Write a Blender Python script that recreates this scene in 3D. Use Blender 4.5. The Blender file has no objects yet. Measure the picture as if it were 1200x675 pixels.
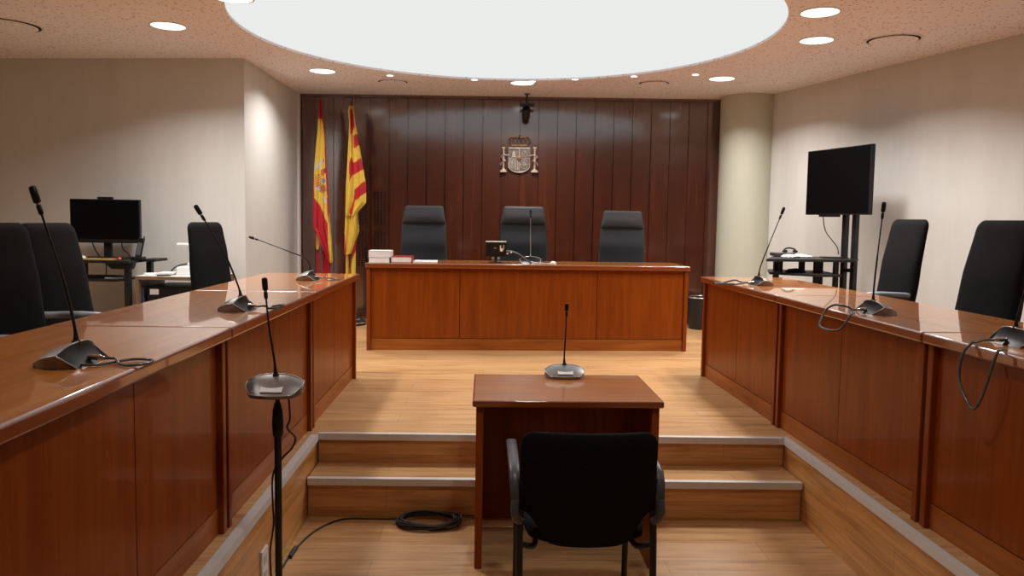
import bpy, bmesh, math, random
from mathutils import Vector, Matrix, Euler
random.seed(7)
PI = math.pi
S = bpy.context.scene
C = S.collection

# ------------------------------------------------------------------ materials
MATS = {}
def nodes(name):
    m = bpy.data.materials.new(name); m.use_nodes = True
    nt = m.node_tree; nt.nodes.clear()
    out = nt.nodes.new('ShaderNodeOutputMaterial')
    b = nt.nodes.new('ShaderNodeBsdfPrincipled')
    nt.links.new(b.outputs[0], out.inputs[0])
    MATS[name] = m
    return m, nt, b
def ramp(nt, stops):
    r = nt.nodes.new('ShaderNodeValToRGB')
    e = r.color_ramp.elements
    while len(e) < len(stops): e.new(0.5)
    for i, (p, c) in enumerate(stops):
        e[i].position = p; e[i].color = (*c, 1)
    return r
def mapping(nt, scale, rot=(0, 0, 0)):
    tc = nt.nodes.new('ShaderNodeTexCoord'); mp = nt.nodes.new('ShaderNodeMapping')
    mp.inputs['Scale'].default_value = scale; mp.inputs['Rotation'].default_value = rot
    nt.links.new(tc.outputs['Object'], mp.inputs[0])
    return mp
def plain(name, col, rough=0.5, metal=0.0, var=0.12, scale=30, bump=0.0, spec=0.5, coat=0.0):
    m, nt, b = nodes(name)
    mp = mapping(nt, (1, 1, 1))
    n = nt.nodes.new('ShaderNodeTexNoise'); n.inputs['Scale'].default_value = scale; n.inputs['Detail'].default_value = 4
    nt.links.new(mp.outputs[0], n.inputs[0])
    r = ramp(nt, [(0.3, [c*(1-var) for c in col]), (0.7, [min(1, c*(1+var)) for c in col])])
    nt.links.new(n.outputs[0], r.inputs[0]); nt.links.new(r.outputs[0], b.inputs['Base Color'])
    b.inputs['Roughness'].default_value = rough; b.inputs['Metallic'].default_value = metal
    b.inputs['Specular IOR Level'].default_value = spec
    if coat: b.inputs['Coat Weight'].default_value = coat; b.inputs['Coat Roughness'].default_value = 0.08
    if bump:
        bp = nt.nodes.new('ShaderNodeBump'); bp.inputs['Strength'].default_value = bump; bp.inputs['Distance'].default_value = 0.002
        nt.links.new(n.outputs[0], bp.inputs['Height']); nt.links.new(bp.outputs[0], b.inputs['Normal'])
    return m
def wood(name, dark, mid, light, axis, rough=0.3, coat=0.3, scale=1.0, coat_rough=0.06, spec=0.5, coat_ior=1.5):
    """axis = direction the grain runs in, object space"""
    m, nt, b = nodes(name)
    s = [13*scale]*3; s[axis] = 0.9*scale
    mp = mapping(nt, s)
    n = nt.nodes.new('ShaderNodeTexNoise'); n.inputs['Scale'].default_value = 1.6
    n.inputs['Detail'].default_value = 6; n.inputs['Roughness'].default_value = 0.55; n.inputs['Distortion'].default_value = 0.4
    nt.links.new(mp.outputs[0], n.inputs[0])
    s2 = [120*scale]*3; s2[axis] = 4*scale
    mp2 = mapping(nt, s2)
    n2 = nt.nodes.new('ShaderNodeTexNoise'); n2.inputs['Scale'].default_value = 1.0; n2.inputs['Detail'].default_value = 3
    nt.links.new(mp2.outputs[0], n2.inputs[0])
    mx = nt.nodes.new('ShaderNodeMath'); mx.operation = 'MULTIPLY_ADD'
    mx.inputs[1].default_value = 0.22; nt.links.new(n2.outputs[0], mx.inputs[0])
    ml = nt.nodes.new('ShaderNodeMath'); ml.operation = 'MULTIPLY'; ml.inputs[1].default_value = 0.86
    nt.links.new(n.outputs[0], ml.inputs[0]); nt.links.new(ml.outputs[0], mx.inputs[2])
    r = ramp(nt, [(0.36, dark), (0.54, mid), (0.72, light)])
    nt.links.new(mx.outputs[0], r.inputs[0]); nt.links.new(r.outputs[0], b.inputs['Base Color'])
    b.inputs['Roughness'].default_value = rough
    b.inputs['Coat Weight'].default_value = coat; b.inputs['Coat Roughness'].default_value = coat_rough
    b.inputs['Specular IOR Level'].default_value = spec; b.inputs['Coat IOR'].default_value = coat_ior
    return m
def planks(name, u, v, c1, c2, light, rough=0.3, off=0.0, width=1.3, row=0.195):
    """laminate boards running along object axis u, rows along axis v"""
    m, nt, b = nodes(name)
    tc = nt.nodes.new('ShaderNodeTexCoord')
    sp = nt.nodes.new('ShaderNodeSeparateXYZ'); nt.links.new(tc.outputs['Object'], sp.inputs[0])
    cb = nt.nodes.new('ShaderNodeCombineXYZ')
    nt.links.new(sp.outputs[u], cb.inputs[0])
    ad = nt.nodes.new('ShaderNodeMath'); ad.inputs[1].default_value = off
    nt.links.new(sp.outputs[v], ad.inputs[0]); nt.links.new(ad.outputs[0], cb.inputs[1])
    br = nt.nodes.new('ShaderNodeTexBrick')
    br.inputs['Scale'].default_value = 1; br.inputs['Brick Width'].default_value = width; br.inputs['Row Height'].default_value = row
    br.inputs['Mortar Size'].default_value = 0.0011; br.inputs['Mortar Smooth'].default_value = 0.3
    br.inputs['Color1'].default_value = (*c1, 1); br.inputs['Color2'].default_value = (*c2, 1)
    br.inputs['Mortar'].default_value = (*[c*0.42 for c in c1], 1)
    br.offset = 0.37
    nt.links.new(cb.outputs[0], br.inputs[0])
    mp = nt.nodes.new('ShaderNodeMapping'); mp.inputs['Scale'].default_value = (1.1, 16, 1)
    nt.links.new(cb.outputs[0], mp.inputs[0])
    n = nt.nodes.new('ShaderNodeTexNoise'); n.inputs['Scale'].default_value = 1.6; n.inputs['Detail'].default_value = 7
    n.inputs['Roughness'].default_value = 0.62; n.inputs['Distortion'].default_value = 0.8
    nt.links.new(mp.outputs[0], n.inputs[0])
    r = ramp(nt, [(0.32, (0.66, 0.58, 0.50)), (0.5, (0.95, 0.94, 0.92)), (0.7, (1.14, 1.16, 1.18))])
    nt.links.new(n.outputs[0], r.inputs[0])
    mx = nt.nodes.new('ShaderNodeMix'); mx.data_type = 'RGBA'; mx.blend_type = 'MULTIPLY'
    mx.inputs[0].default_value = 1
    nt.links.new(br.outputs[0], mx.inputs[6]); nt.links.new(r.outputs[0], mx.inputs[7])
    nt.links.new(mx.outputs[2], b.inputs['Base Color'])
    b.inputs['Roughness'].default_value = rough
    return m
def emit(name, col, strength):
    m = bpy.data.materials.new(name); m.use_nodes = True; nt = m.node_tree; nt.nodes.clear()
    o = nt.nodes.new('ShaderNodeOutputMaterial'); e = nt.nodes.new('ShaderNodeEmission')
    e.inputs[0].default_value = (*col, 1); e.inputs[1].default_value = strength
    nt.links.new(e.outputs[0], o.inputs[0]); MATS[name] = m
    return m

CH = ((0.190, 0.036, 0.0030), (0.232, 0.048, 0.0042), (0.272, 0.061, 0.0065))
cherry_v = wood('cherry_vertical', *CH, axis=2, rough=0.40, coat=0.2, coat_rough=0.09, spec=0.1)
cherry_h = wood('cherry_lengthwise', *CH, axis=0, rough=0.40, coat=0.2, coat_rough=0.09, spec=0.1)
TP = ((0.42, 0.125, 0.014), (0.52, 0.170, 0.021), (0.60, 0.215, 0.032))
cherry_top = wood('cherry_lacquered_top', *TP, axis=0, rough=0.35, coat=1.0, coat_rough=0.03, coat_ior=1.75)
cherry_edge = wood('cherry_edge', *CH, axis=0, rough=0.35, coat=1.0, coat_rough=0.06, coat_ior=1.7)
KK = ((0.22, 0.055, 0.008), (0.31, 0.088, 0.014), (0.38, 0.12, 0.022))
cherry_kick = wood('cherry_kick', *KK, axis=0, rough=0.4, coat=0.2, coat_rough=0.09, spec=0.1)
mahog = wood('mahogany_wall_boards', (0.052, 0.0095, 0.0026), (0.072, 0.0140, 0.0036), (0.094, 0.0195, 0.0052), axis=2, rough=0.42, coat=1.0, coat_rough=0.14, scale=0.7, coat_ior=2.2, spec=0.25)
oakA, oakB = (0.62, 0.365, 0.170), (0.55, 0.310, 0.135)
floor_m = planks('oak_laminate_floor', 0, 1, oakA, oakB, 1, rough=0.34)
riser_m = planks('oak_laminate_riser', 0, 2, (0.62, 0.310, 0.105), (0.54, 0.255, 0.080), 1, off=0.31)
flank_m = planks('oak_laminate_flank', 1, 2, (0.62, 0.310, 0.105), (0.54, 0.255, 0.080), 1, off=0.31, width=1.1)
alu = plain('aluminium_nosing', (0.66, 0.645, 0.63), 0.4, 0.1, 0.03)
brass = plain('brass_strip', (0.55, 0.38, 0.12), 0.35, 0.7, 0.05)

# rough plaster walls with faint vertical streaks
def wall_mat(name, a, b_):
    m, nt, b = nodes(name)
    mp = mapping(nt, (2.2, 2.2, 0.35))
    n = nt.nodes.new('ShaderNodeTexNoise'); n.inputs['Scale'].default_value = 1.6; n.inputs['Detail'].default_value = 8; n.inputs['Roughness'].default_value = 0.6
    nt.links.new(mp.outputs[0], n.inputs[0])
    r = ramp(nt, [(0.3, a), (0.7, b_)]); nt.links.new(n.outputs[0], r.inputs[0]); nt.links.new(r.outputs[0], b.inputs['Base Color'])
    mp2 = mapping(nt, (1, 1, 0.4))
    n2 = nt.nodes.new('ShaderNodeTexNoise'); n2.inputs['Scale'].default_value = 140; n2.inputs['Detail'].default_value = 2
    nt.links.new(mp2.outputs[0], n2.inputs[0])
    bp = nt.nodes.new('ShaderNodeBump'); bp.inputs['Strength'].default_value = 0.12; bp.inputs['Distance'].default_value = 0.002
    nt.links.new(n2.outputs[0], bp.inputs['Height']); nt.links.new(bp.outputs[0], b.inputs['Normal'])
    b.inputs['Roughness'].default_value = 0.75
    return m
wall_m = wall_mat('plaster_wall', (0.590, 0.585, 0.555), (0.665, 0.660, 0.630))
back_m = wood('darkened_rear_wall', (0.03, 0.010, 0.006), (0.05, 0.016, 0.008), (0.07, 0.022, 0.010), axis=2, rough=0.5, coat=0.1)  # unseen rear wall, made dark to deepen timber reflections and dim bench fronts
col_m = wall_mat('painted_column', (0.500, 0.505, 0.410), (0.535, 0.540, 0.445))
# speckled acoustic ceiling
def ceil_mat():
    m, nt, b = nodes('fissured_ceiling')
    mp = mapping(nt, (1, 1, 1))
    v = nt.nodes.new('ShaderNodeTexVoronoi'); v.inputs['Scale'].default_value = 30; v.feature = 'F1'
    nt.links.new(mp.outputs[0], v.inputs[0])
    n = nt.nodes.new('ShaderNodeTexNoise'); n.inputs['Scale'].default_value = 60
    nt.links.new(mp.outputs[0], n.inputs[0])
    a = nt.nodes.new('ShaderNodeMath'); a.operation = 'MULTIPLY_ADD'; a.inputs[1].default_value = 0.55
    nt.links.new(n.outputs[0], a.inputs[0]); nt.links.new(v.outputs['Distance'], a.inputs[2])
    r = ramp(nt, [(0.47, (0.48, 0.40, 0.40)), (0.54, (0.84, 0.80, 0.84))])
    nt.links.new(a.outputs[0], r.inputs[0]); nt.links.new(r.outputs[0], b.inputs['Base Color'])
    b.inputs['Roughness'].default_value = 0.9
    return m
ceil_m = ceil_mat()
sky_m = emit('backlit_skylight', (0.985, 1.0, 0.985), 0.84)
lens_m = emit('lamp_lens', (1.0, 0.97, 0.93), 2.5)
spot_m = emit('spot_lens', (1.0, 0.95, 0.90), 2.5)
white_pl = plain('white_plastic', (0.72, 0.72, 0.71), 0.4, 0, 0.03)
paper = plain('white_paper', (0.80, 0.79, 0.77), 0.7, 0, 0.04, 60)
black_fab = plain('black_fabric', (0.0062, 0.0060, 0.0068), 0.9, 0, 0.4, 260, 0.4, 0.12)
dark_fab = plain('charcoal_fabric', (0.032, 0.034, 0.039), 0.9, 0, 0.35, 260, 0.4, 0.25)
dark_fab2 = plain('headrest_leather', (0.021, 0.022, 0.025), 0.72, 0, 0.2, 120, 0.2)
blk = plain('black_plastic', (0.010, 0.010, 0.011), 0.42, 0, 0.1, spec=0.3)
blk_gloss = plain('black_glass', (0.002, 0.002, 0.0025), 0.3, 0, 0.1, spec=0.12)
blk_metal = plain('black_metal', (0.018, 0.018, 0.020), 0.35, 0.4, 0.1)
arm_m = plain('grey_arm_pad', (0.17, 0.18, 0.21), 0.45, 0, 0.08)
arm2_m = plain('dark_arm_plastic', (0.055, 0.055, 0.062), 0.4, 0, 0.08)
mic_grey = plain('mic_gunmetal', (0.26, 0.255, 0.25), 0.38, 0.6, 0.06)
mic_rim = plain('mic_rim', (0.55, 0.54, 0.53), 0.3, 0.6, 0.05)
mic_side = plain('mic_side', (0.19, 0.165, 0.155), 0.3, 0.3, 0.05)
chrome = plain('chrome', (0.60, 0.60, 0.60), 0.18, 1.0, 0.03)
cable_m = plain('black_cable', (0.016, 0.015, 0.015), 0.45, 0, 0.1)
sheath_m = plain('glossy_cable', (0.11, 0.11, 0.115), 0.22, 0.2, 0.1)
bronze = plain('aged_silver', (0.42, 0.36, 0.31), 0.42, 0.65, 0.30, 40, 0.3)
bronze_d = plain('dark_bronze', (0.16, 0.09, 0.055), 0.45, 0.6, 0.30, 40, 0.3)
red_f = plain('flag_red', (0.42, 0.008, 0.020), 0.5, 0, 0.05)
yel_f = plain('flag_yellow', (0.66, 0.44, 0.055), 0.5, 0, 0.05)
grey_f = plain('flag_silver', (0.48, 0.50, 0.50), 0.6, 0, 0.1)
blue_f = plain('flag_blue', (0.16, 0.25, 0.42), 0.6, 0, 0.1)
gold_f = plain('flag_old_gold', (0.36, 0.20, 0.055), 0.6, 0, 0.25, 90)
red_book = plain('red_cover', (0.30, 0.012, 0.012), 0.4)
folder_m = plain('yellow_folder', (0.45, 0.25, 0.05), 0.6)
red_pl = plain('red_plastic', (0.55, 0.02, 0.02), 0.4)
blue_m = plain('navy_cloth', (0.02, 0.025, 0.09), 0.7)
particle = plain('beech_board', (0.17, 0.105, 0.06), 0.5, 0, 0.2)
desk_dark = plain('dark_desk_board', (0.016, 0.015, 0.014), 0.45, 0, 0.2, spec=0.25)
orange_m = plain('orange_mark', (0.55, 0.16, 0.04), 0.5)
ochre_m = plain('ochre_mark', (0.50, 0.38, 0.10), 0.5)
hole_m = plain('hole_black', (0.004, 0.004, 0.004), 0.9)
seam_m = plain('seam_dark', (0.02, 0.008, 0.004), 0.8)
bin_m = plain('bin_black', (0.014, 0.014, 0.015), 0.45)

# ------------------------------------------------------------------ helpers
def BM(): return bmesh.new()
def obj(name, bm, mat, parent=None, smooth=False, bevel=0.0, sub=0, angle=True):
    me = bpy.data.meshes.new(name)
    bmesh.ops.recalc_face_normals(bm, faces=bm.faces[:])
    bm.to_mesh(me); bm.free()
    mats = mat if isinstance(mat, (list, tuple)) else [mat]
    for m in mats: me.materials.append(m)
    o = bpy.data.objects.new(name, me); C.objects.link(o)
    if parent: o.parent = parent
    if bevel:
        md = o.modifiers.new('bevel', 'BEVEL'); md.width = bevel; md.segments = 2; md.limit_method = 'ANGLE'
    if sub:
        md = o.modifiers.new('sub', 'SUBSURF'); md.levels = sub; md.render_levels = sub
    if smooth:
        for p in me.polygons: p.use_smooth = True
        if angle:
            try: me.set_sharp_from_angle(angle=math.radians(50))
            except Exception: pass
    return o
def thing(name, label, cat, loc=(0, 0, 0), rotz=0.0, group=None):
    o = bpy.data.objects.new(name, None); C.objects.link(o); o.empty_display_size = 0.1
    o.location = loc; o.rotation_euler = (0, 0, rotz)
    return tag(o, label, cat, group)
def tag(o, label, cat, group=None):
    o['label'] = label; o['category'] = cat
    if group: o['group'] = group
    return o
def struct(o):
    o['kind'] = 'structure'; return o
def box(bm, x0, x1, y0, y1, z0, z1, M=None, mi=0):
    vs = [bm.verts.new((x, y, z)) for x in (x0, x1) for y in (y0, y1) for z in (z0, z1)]
    if M is not None:
        for v in vs: v.co = M @ v.co
    for f in ((0, 1, 3, 2), (4, 6, 7, 5), (0, 4, 5, 1), (2, 3, 7, 6), (0, 2, 6, 4), (1, 5, 7, 3)):
        bm.faces.new([vs[i] for i in f]).material_index = mi
    return bm
def tube(bm, pts, r, seg=10, closed=False, mi=0):
    pts = [Vector(p) for p in pts]; n = len(pts)
    rr = r if isinstance(r, (list, tuple)) else [r]*n
    rings = []; prev = None
    for i, p in enumerate(pts):
        a = pts[(i-1) % n] if (i > 0 or closed) else p
        b = pts[(i+1) % n] if (i < n-1 or closed) else p
        t = (b-a).normalized()
        if prev is None:
            up = Vector((0, 0, 1)) if abs(t.z) < 0.9 else Vector((1, 0, 0))
            u = t.cross(up).normalized()
        else:
            u = (prev - t*prev.dot(t)).normalized()
        prev = u; w = t.cross(u)
        rings.append([bm.verts.new(p + (u*math.cos(k*2*PI/seg) + w*math.sin(k*2*PI/seg))*rr[i]) for k in range(seg)])
    m = n if closed else n-1
    for i in range(m):
        A, B = rings[i], rings[(i+1) % n]
        for k in range(seg):
            f = bm.faces.new((A[k], A[(k+1) % seg], B[(k+1) % seg], B[k])); f.material_index = mi
    if not closed:
        bm.faces.new(rings[0]); bm.faces.new(list(reversed(rings[-1])))
    return bm
def smooth_path(pts, sub=8):
    P = [Vector(p) for p in pts]; out = []
    for i in range(len(P)-1):
        p0 = P[max(i-1, 0)]; p1 = P[i]; p2 = P[i+1]; p3 = P[min(i+2, len(P)-1)]
        for k in range(sub):
            t = k/sub
            out.append(0.5*((2*p1) + (p2-p0)*t + (2*p0-5*p1+4*p2-p3)*t*t + (3*p1-p0-3*p2+p3)*t**3))
    out.append(P[-1]); return out
def lathe(bm, prof, seg=32, c=(0, 0, 0), M=None, sx=1, sy=1):
    rings = []
    for r, z in prof:
        ring = []
        for k in range(seg):
            v = Vector((c[0]+r*sx*math.cos(2*PI*k/seg), c[1]+r*sy*math.sin(2*PI*k/seg), c[2]+z))
            if M is not None: v = M @ v
            ring.append(bm.verts.new(v))
        rings.append(ring)
    for A, B in zip(rings, rings[1:]):
        for k in range(seg): bm.faces.new((A[k], A[(k+1) % seg], B[(k+1) % seg], B[k]))
    bm.faces.new(list(reversed(rings[0]))); bm.faces.new(rings[-1])
    return bm
def prism(bm, poly, a, b, plane='xy', mi=0):
    def P(p, h):
        return {'xy': (p[0], p[1], h), 'xz': (p[0], h, p[1]), 'yz': (h, p[0], p[1])}[plane]
    A = [bm.verts.new(P(p, a)) for p in poly]; B = [bm.verts.new(P(p, b)) for p in poly]
    n = len(poly)
    f = bm.faces.new(A); f.material_index = mi; f = bm.faces.new(list(reversed(B))); f.material_index = mi
    for i in range(n):
        f = bm.faces.new((A[i], B[i], B[(i+1) % n], A[(i+1) % n])); f.material_index = mi
    return bm
def loft(bm, rings):
    R = [[bm.verts.new(v) for v in r] for r in rings]; n = len(R[0])
    for A, B in zip(R, R[1:]):
        for k in range(n): bm.faces.new((A[k], A[(k+1) % n], B[(k+1) % n], B[k]))
    bm.faces.new(list(reversed(R[0]))); bm.faces.new(R[-1])
    return bm
def sup(hx, hy, n=28, e=4.0):
    out = []
    for k in range(n):
        a = 2*PI*k/n; c, s = math.cos(a), math.sin(a)
        out.append((hx*math.copysign(abs(c)**(2/e), c), hy*math.copysign(abs(s)**(2/e), s)))
    return out

# ------------------------------------------------------------------ the room
CZ = 2.5; PZ = -0.359; SZ = -0.159
FL, FR = -0.876, 1.625
YS1 = lambda x: 4.037 - 0.018*x
YS2 = lambda x: 3.789 - 0.018*x
LW = lambda x: 6.808 - 0.1118*(x+2.098)       # left rear wall
BW = lambda x: 8.70 - 0.0464*(x+2.075)        # timber wall
RW = lambda y: 3.012 - 0.2696*(y-7.967)       # right wall
BACK = -3.0; LX = -5.2
T = 0.15

bm = BM()   # platform slabs left, right and front of the pit
prism(bm, [(LX-0.1, BACK-0.1), (FL, BACK-0.1), (FL, YS1(FL)), (FR, YS1(FR)), (FR, BACK-0.1), (6.1, BACK-0.1), (6.1, 9.0), (LX-0.1, 9.0)], -0.012, 0.0)
struct(obj('floor', bm, floor_m))
bm = BM()
prism(bm, [(FL-0.02, BACK-0.1), (FR+0.02, BACK-0.1), (FR+0.02, YS2(FR)+0.02), (FL-0.02, YS2(FL)+0.02)], PZ-0.02, PZ)
struct(obj('floor', bm, floor_m))
bm = BM()
prism(bm, [(FL, YS2(FL)), (FR, YS2(FR)), (FR, YS1(FR)+0.02), (FL, YS1(FL)+0.02)], SZ-0.012, SZ)
struct(obj('floor', bm, floor_m))
bm = BM()   # risers
prism(bm, [(FL, YS2(FL)+0.012), (FR, YS2(FR)+0.012), (FR, YS2(FR)+0.03), (FL, YS2(FL)+0.03)], PZ, SZ-0.012)
prism(bm, [(FL, YS1(FL)+0.012), (FR, YS1(FR)+0.012), (FR, YS1(FR)+0.03), (FL, YS1(FL)+0.03)], SZ, -0.012)
struct(obj('wall_step_risers', bm, riser_m))
for nm, x0, x1 in (('wall_pit_left', FL-0.03, FL-0.006), ('wall_pit_right', FR+0.006, FR+0.03)):
    bm = BM(); box(bm, x0, x1, BACK-0.1, YS1(0)+0.04, PZ-0.02, -0.012)
    struct(obj(nm, bm, flank_m))
k = 1
def trim(bm, mat, bev=0.0):
    global k
    o = struct(obj('trim_%d' % k, bm, mat, bevel=bev)); k += 1; return o
def nosing(yf, z):
    bm = BM()
    prism(bm, [(FL, yf(FL)-0.006), (FR, yf(FR)-0.006), (FR, yf(FR)+0.026), (FL, yf(FL)+0.026)], z-0.001, z+0.003)
    prism(bm, [(FL, yf(FL)-0.006), (FR, yf(FR)-0.006), (FR, yf(FR)+0.0), (FL, yf(FL)+0.0)], z-0.032, z-0.001)
    trim(bm, alu)
nosing(YS1, 0.0); nosing(YS2, SZ)
for x0, x1, xa, xb in ((FL-0.032, FL+0.006, FL, FL+0.006), (FR-0.006, FR+0.026, FR-0.006, FR)):
    bm = BM(); box(bm, x0, x1, BACK-0.1, YS1(0)-0.006, -0.001, 0.003); box(bm, xa, xb, BACK-0.1, YS1(0)-0.006, -0.032, -0.001)
    trim(bm, alu)
bm = BM()   # thin brass bead along the pit skirting
prism(bm, [(FL+0.0, YS2(FL)+0.004), (FR, YS2(FR)+0.004), (FR, YS2(FR)+0.012), (FL, YS2(FL)+0.012)], PZ, PZ+0.010)
box(bm, FL-0.006, FL+0.002, BACK, YS2(FL), PZ, PZ+0.010)
trim(bm, brass)

def wallseg(name, p, q, z0, z1, mat, th=T):
    """wall whose room side runs p -> q, thickness behind it (to the left of p->q)"""
    p = Vector(p); q = Vector(q); d = (q-p).normalized(); nrm = Vector((-d.y, d.x))*th
    bm = BM(); prism(bm, [tuple(p), tuple(q), tuple(q+nrm), tuple(p+nrm)], z0, z1)
    return struct(obj(name, bm, mat))
ZB, ZT = PZ-0.02, CZ+0.05
cx = -2.098
wallseg('wall_left', (cx, LW(cx)), (LX, LW(LX)), -0.01, ZT, wall_m, -T) if False else None
bm = BM(); prism(bm, [(LX-0.15, LW(LX-0.15)), (cx, LW(cx)), (-2.075, BW(-2.075)+0.2), (LX-0.15, 9.0)], 0.0, ZT)
struct(obj('wall_left', bm, wall_m))
bm = BM(); box(bm, LX-0.15, LX, BACK-0.15, LW(LX)+0.1, ZB, ZT); struct(obj('wall_side', bm, wall_m))
bm = BM(); box(bm, LX-0.15, 6.2, BACK-0.15, BACK, ZB, ZT); struct(obj('wall_behind', bm, back_m))
bm = BM(); prism(bm, [(RW(9.0), 9.0), (RW(BACK-0.15), BACK-0.15), (RW(BACK-0.15)+0.15, BACK-0.15), (RW(9.0)+0.15, 9.0)], 0.0, ZT)
struct(obj('wall_right', bm, wall_m))
# timber wall of vertical boards with grooves
bm = BM()
x0 = -2.08; W = 0.2065; d0 = Vector((1, -0.0464, 0)).normalized()
start = 0.369 - 12*W
def tw(x, dy, z): return (x, BW(x)+dy, z)
prof = []
x = start
xs = []
while x < 3.0:
    xs.append(x); x += W
prof.append((x0, 0.0))
for x in xs:
    if x-0.006 > x0:
        prof += [(x-0.006, 0.0), (x-0.003, 0.016), (x+0.003, 0.016), (x+0.006, 0.0)]
prof.append((3.0, 0.0))
A = [bm.verts.new(tw(a, b, 0.0)) for a, b in prof]; B = [bm.verts.new(tw(a, b, ZT)) for a, b in prof]
for i in range(len(prof)-1): bm.faces.new((A[i], A[i+1], B[i+1], B[i]))
A2 = [bm.verts.new(tw(a, 0.10, z)) for a, z in ((x0, 0), (3.0, 0), (3.0, ZT), (x0, ZT))]
bm.faces.new(A2)
timber = struct(obj('wall_back', bm, mahog))
# perforated vent areas in the timber wall
for zt, zb in ((1.432, 1.066), (0.992, 0.60)):
    for cols in ((-1.445, -1.41, -1.375, -1.34), (-1.238, -1.200, -1.162, -1.124)):
        bm = BM()
        for cxx in cols:
            z = zt-0.01
            while z > zb:
                lathe(bm, [(0.0095, 0.0), (0.0095, 0.003)], 8, M=Matrix.Translation((cxx, BW(cxx)+0.0005, z)) @ Matrix.Rotation(PI/2, 4, 'X'))
                z -= 0.0265
        obj('perforated_vent', bm, hole_m, timber)
# white trim strip in the corner
bm = BM(); box(bm, -2.086, -2.055, 8.60, 8.66, 0.0, CZ); trim(bm, white_pl)
# mahogany rail at the top of the timber wall
bm = BM(); prism(bm, [(-2.06, BW(-2.06)-0.02), (2.75, BW(2.75)-0.02), (2.75, BW(2.75)+0.0), (-2.06, BW(-2.06))], CZ-0.03, CZ); trim(bm, mahog)
# column
bm = BM(); lathe(bm, [(0.300, 0.0), (0.300, ZT)], 64, (2.825, 8.285, 0))
struct(obj('wall_column', bm, col_m, smooth=True))

# ceiling with a round opening
CX, CY, CR = 0.14, 5.675, 1.92
bm = BM(); N = 128
inner = []; outer = []
x0, x1, y0, y1 = LX-0.15, 6.2, BACK-0.15, 9.05
for i in range(N):
    a = 2*PI*i/N; c, s = math.cos(a), math.sin(a)
    inner.append((CX+CR*c, CY+CR*s))
    t = min([((x1-CX)/c if c > 1e-9 else 1e9), ((x0-CX)/c if c < -1e-9 else 1e9), ((y1-CY)/s if s > 1e-9 else 1e9), ((y0-CY)/s if s < -1e-9 else 1e9)])
    outer.append((CX+t*c, CY+t*s))
vi = [bm.verts.new((*p, CZ)) for p in inner]; vo = [bm.verts.new((*p, CZ)) for p in outer]
vt = [bm.verts.new((*p, CZ+0.02)) for p in inner]; vu = [bm.verts.new((*p, CZ+0.02)) for p in outer]
for i in range(N):
    j = (i+1) % N
    bm.faces.new((vi[i], vo[i], vo[j], vi[j])); bm.faces.new((vt[i], vi[i], vi[j], vt[j])); bm.faces.new((vu[i], vt[i], vt[j], vu[j])); bm.faces.new((vo[i], vu[i], vu[j], vo[j]))
for cxy in ((x0, y0), (x1, y0), (x1, y1), (x0, y1)): pass
# corner fill
def corner(ax, ay):
    best = sorted(range(N), key=lambda i: (outer[i][0]-ax)**2+(outer[i][1]-ay)**2)[:2]
    i, j = best
    bm.faces.new((vo[i], vo[j], bm.verts.new((ax, ay, CZ))))
for ax, ay in ((x0, y0), (x1, y0), (x1, y1), (x0, y1)): corner(ax, ay)
struct(obj('ceiling', bm, ceil_m))
bm = BM(); lathe(bm, [(CR+0.02, 0.018), (CR+0.02, 0.024)], 128, (CX, CY, CZ))
sk = obj('skylight_panel', bm, sky_m); tag(sk, 'large round backlit white panel in the ceiling', 'ceiling light')

def lamp(name, loc, power, size, col, shape='DISK', spread=PI, rot=(0, 0, 0), parent=None):
    l = bpy.data.lights.new(name, 'AREA'); l.shape = shape; l.size = size; l.energy = power; l.color = col; l.spread = spread
    o = bpy.data.objects.new(name, l); o.location = loc; o.rotation_euler = rot; C.objects.link(o)
    if parent: o.parent = parent
    return o
WARM = (1.0, 0.96, 0.92)
def downlight(x, y, label, power=22, R=0.128):
    t = thing('recessed_downlight', label, 'ceiling light', (x, y, CZ), 0, 'large round recessed ceiling lights')
    bm = BM()
    bmv = [(R-0.012, -0.001), (R-0.012, -0.006), (R, -0.004), (R, 0.0)]
    rings = [[bm.verts.new((r*math.cos(2*PI*i/40), r*math.sin(2*PI*i/40), z)) for i in range(40)] for r, z in bmv]
    for A, B in zip(rings, rings[1:]):
        for i in range(40): bm.faces.new((A[i], A[(i+1) % 40], B[(i+1) % 40], B[i]))
    obj('trim_ring', bm, white_pl, t, smooth=True)
    bm = BM(); lathe(bm, [(R-0.012, -0.003), (R-0.012, -0.001)], 40)
    obj('lens', bm, lens_m, t)
    lamp('bulb', (0, 0, -0.01), power, (R-0.015)*2, WARM, parent=t, spread=math.radians(140))
    return t
PW = 27
for x, y, lb in ((-2.292, 5.703, 'bright round downlight in the ceiling left of the big white panel'),
                 (-1.529, 7.305, 'round downlight between the white panel and the left end of the timber wall'),
                 (0.346, 7.70, 'round downlight in front of the middle of the timber wall, above the coat of arms'),
                 (2.197, 7.24, 'round downlight nearest the thick round column'),
                 (2.41, 5.663, 'farther of the two big bright downlights right of the white panel'),
                 (2.109, 4.921, 'nearer of the two big bright downlights, at the top edge right of the white panel')):
    downlight(x, y, lb, PW*(0.6 if lb.startswith('round downlight between') else 1))
for x, y in ((-1.584, 4.935),): downlight(x, y, 'round downlight on the frame edge above the left of the white panel', PW)
for x, y in ((-3.6, 3.2), (-2.2, 2.2), (0.35, 1.9), (3.0, 2.2), (4.0, 3.0)):  # unseen lamps at guessed spots, added to light the front of the room
    downlight(x, y, 'unseen added downlight lighting the front part of the room', PW*0.36)
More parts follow.
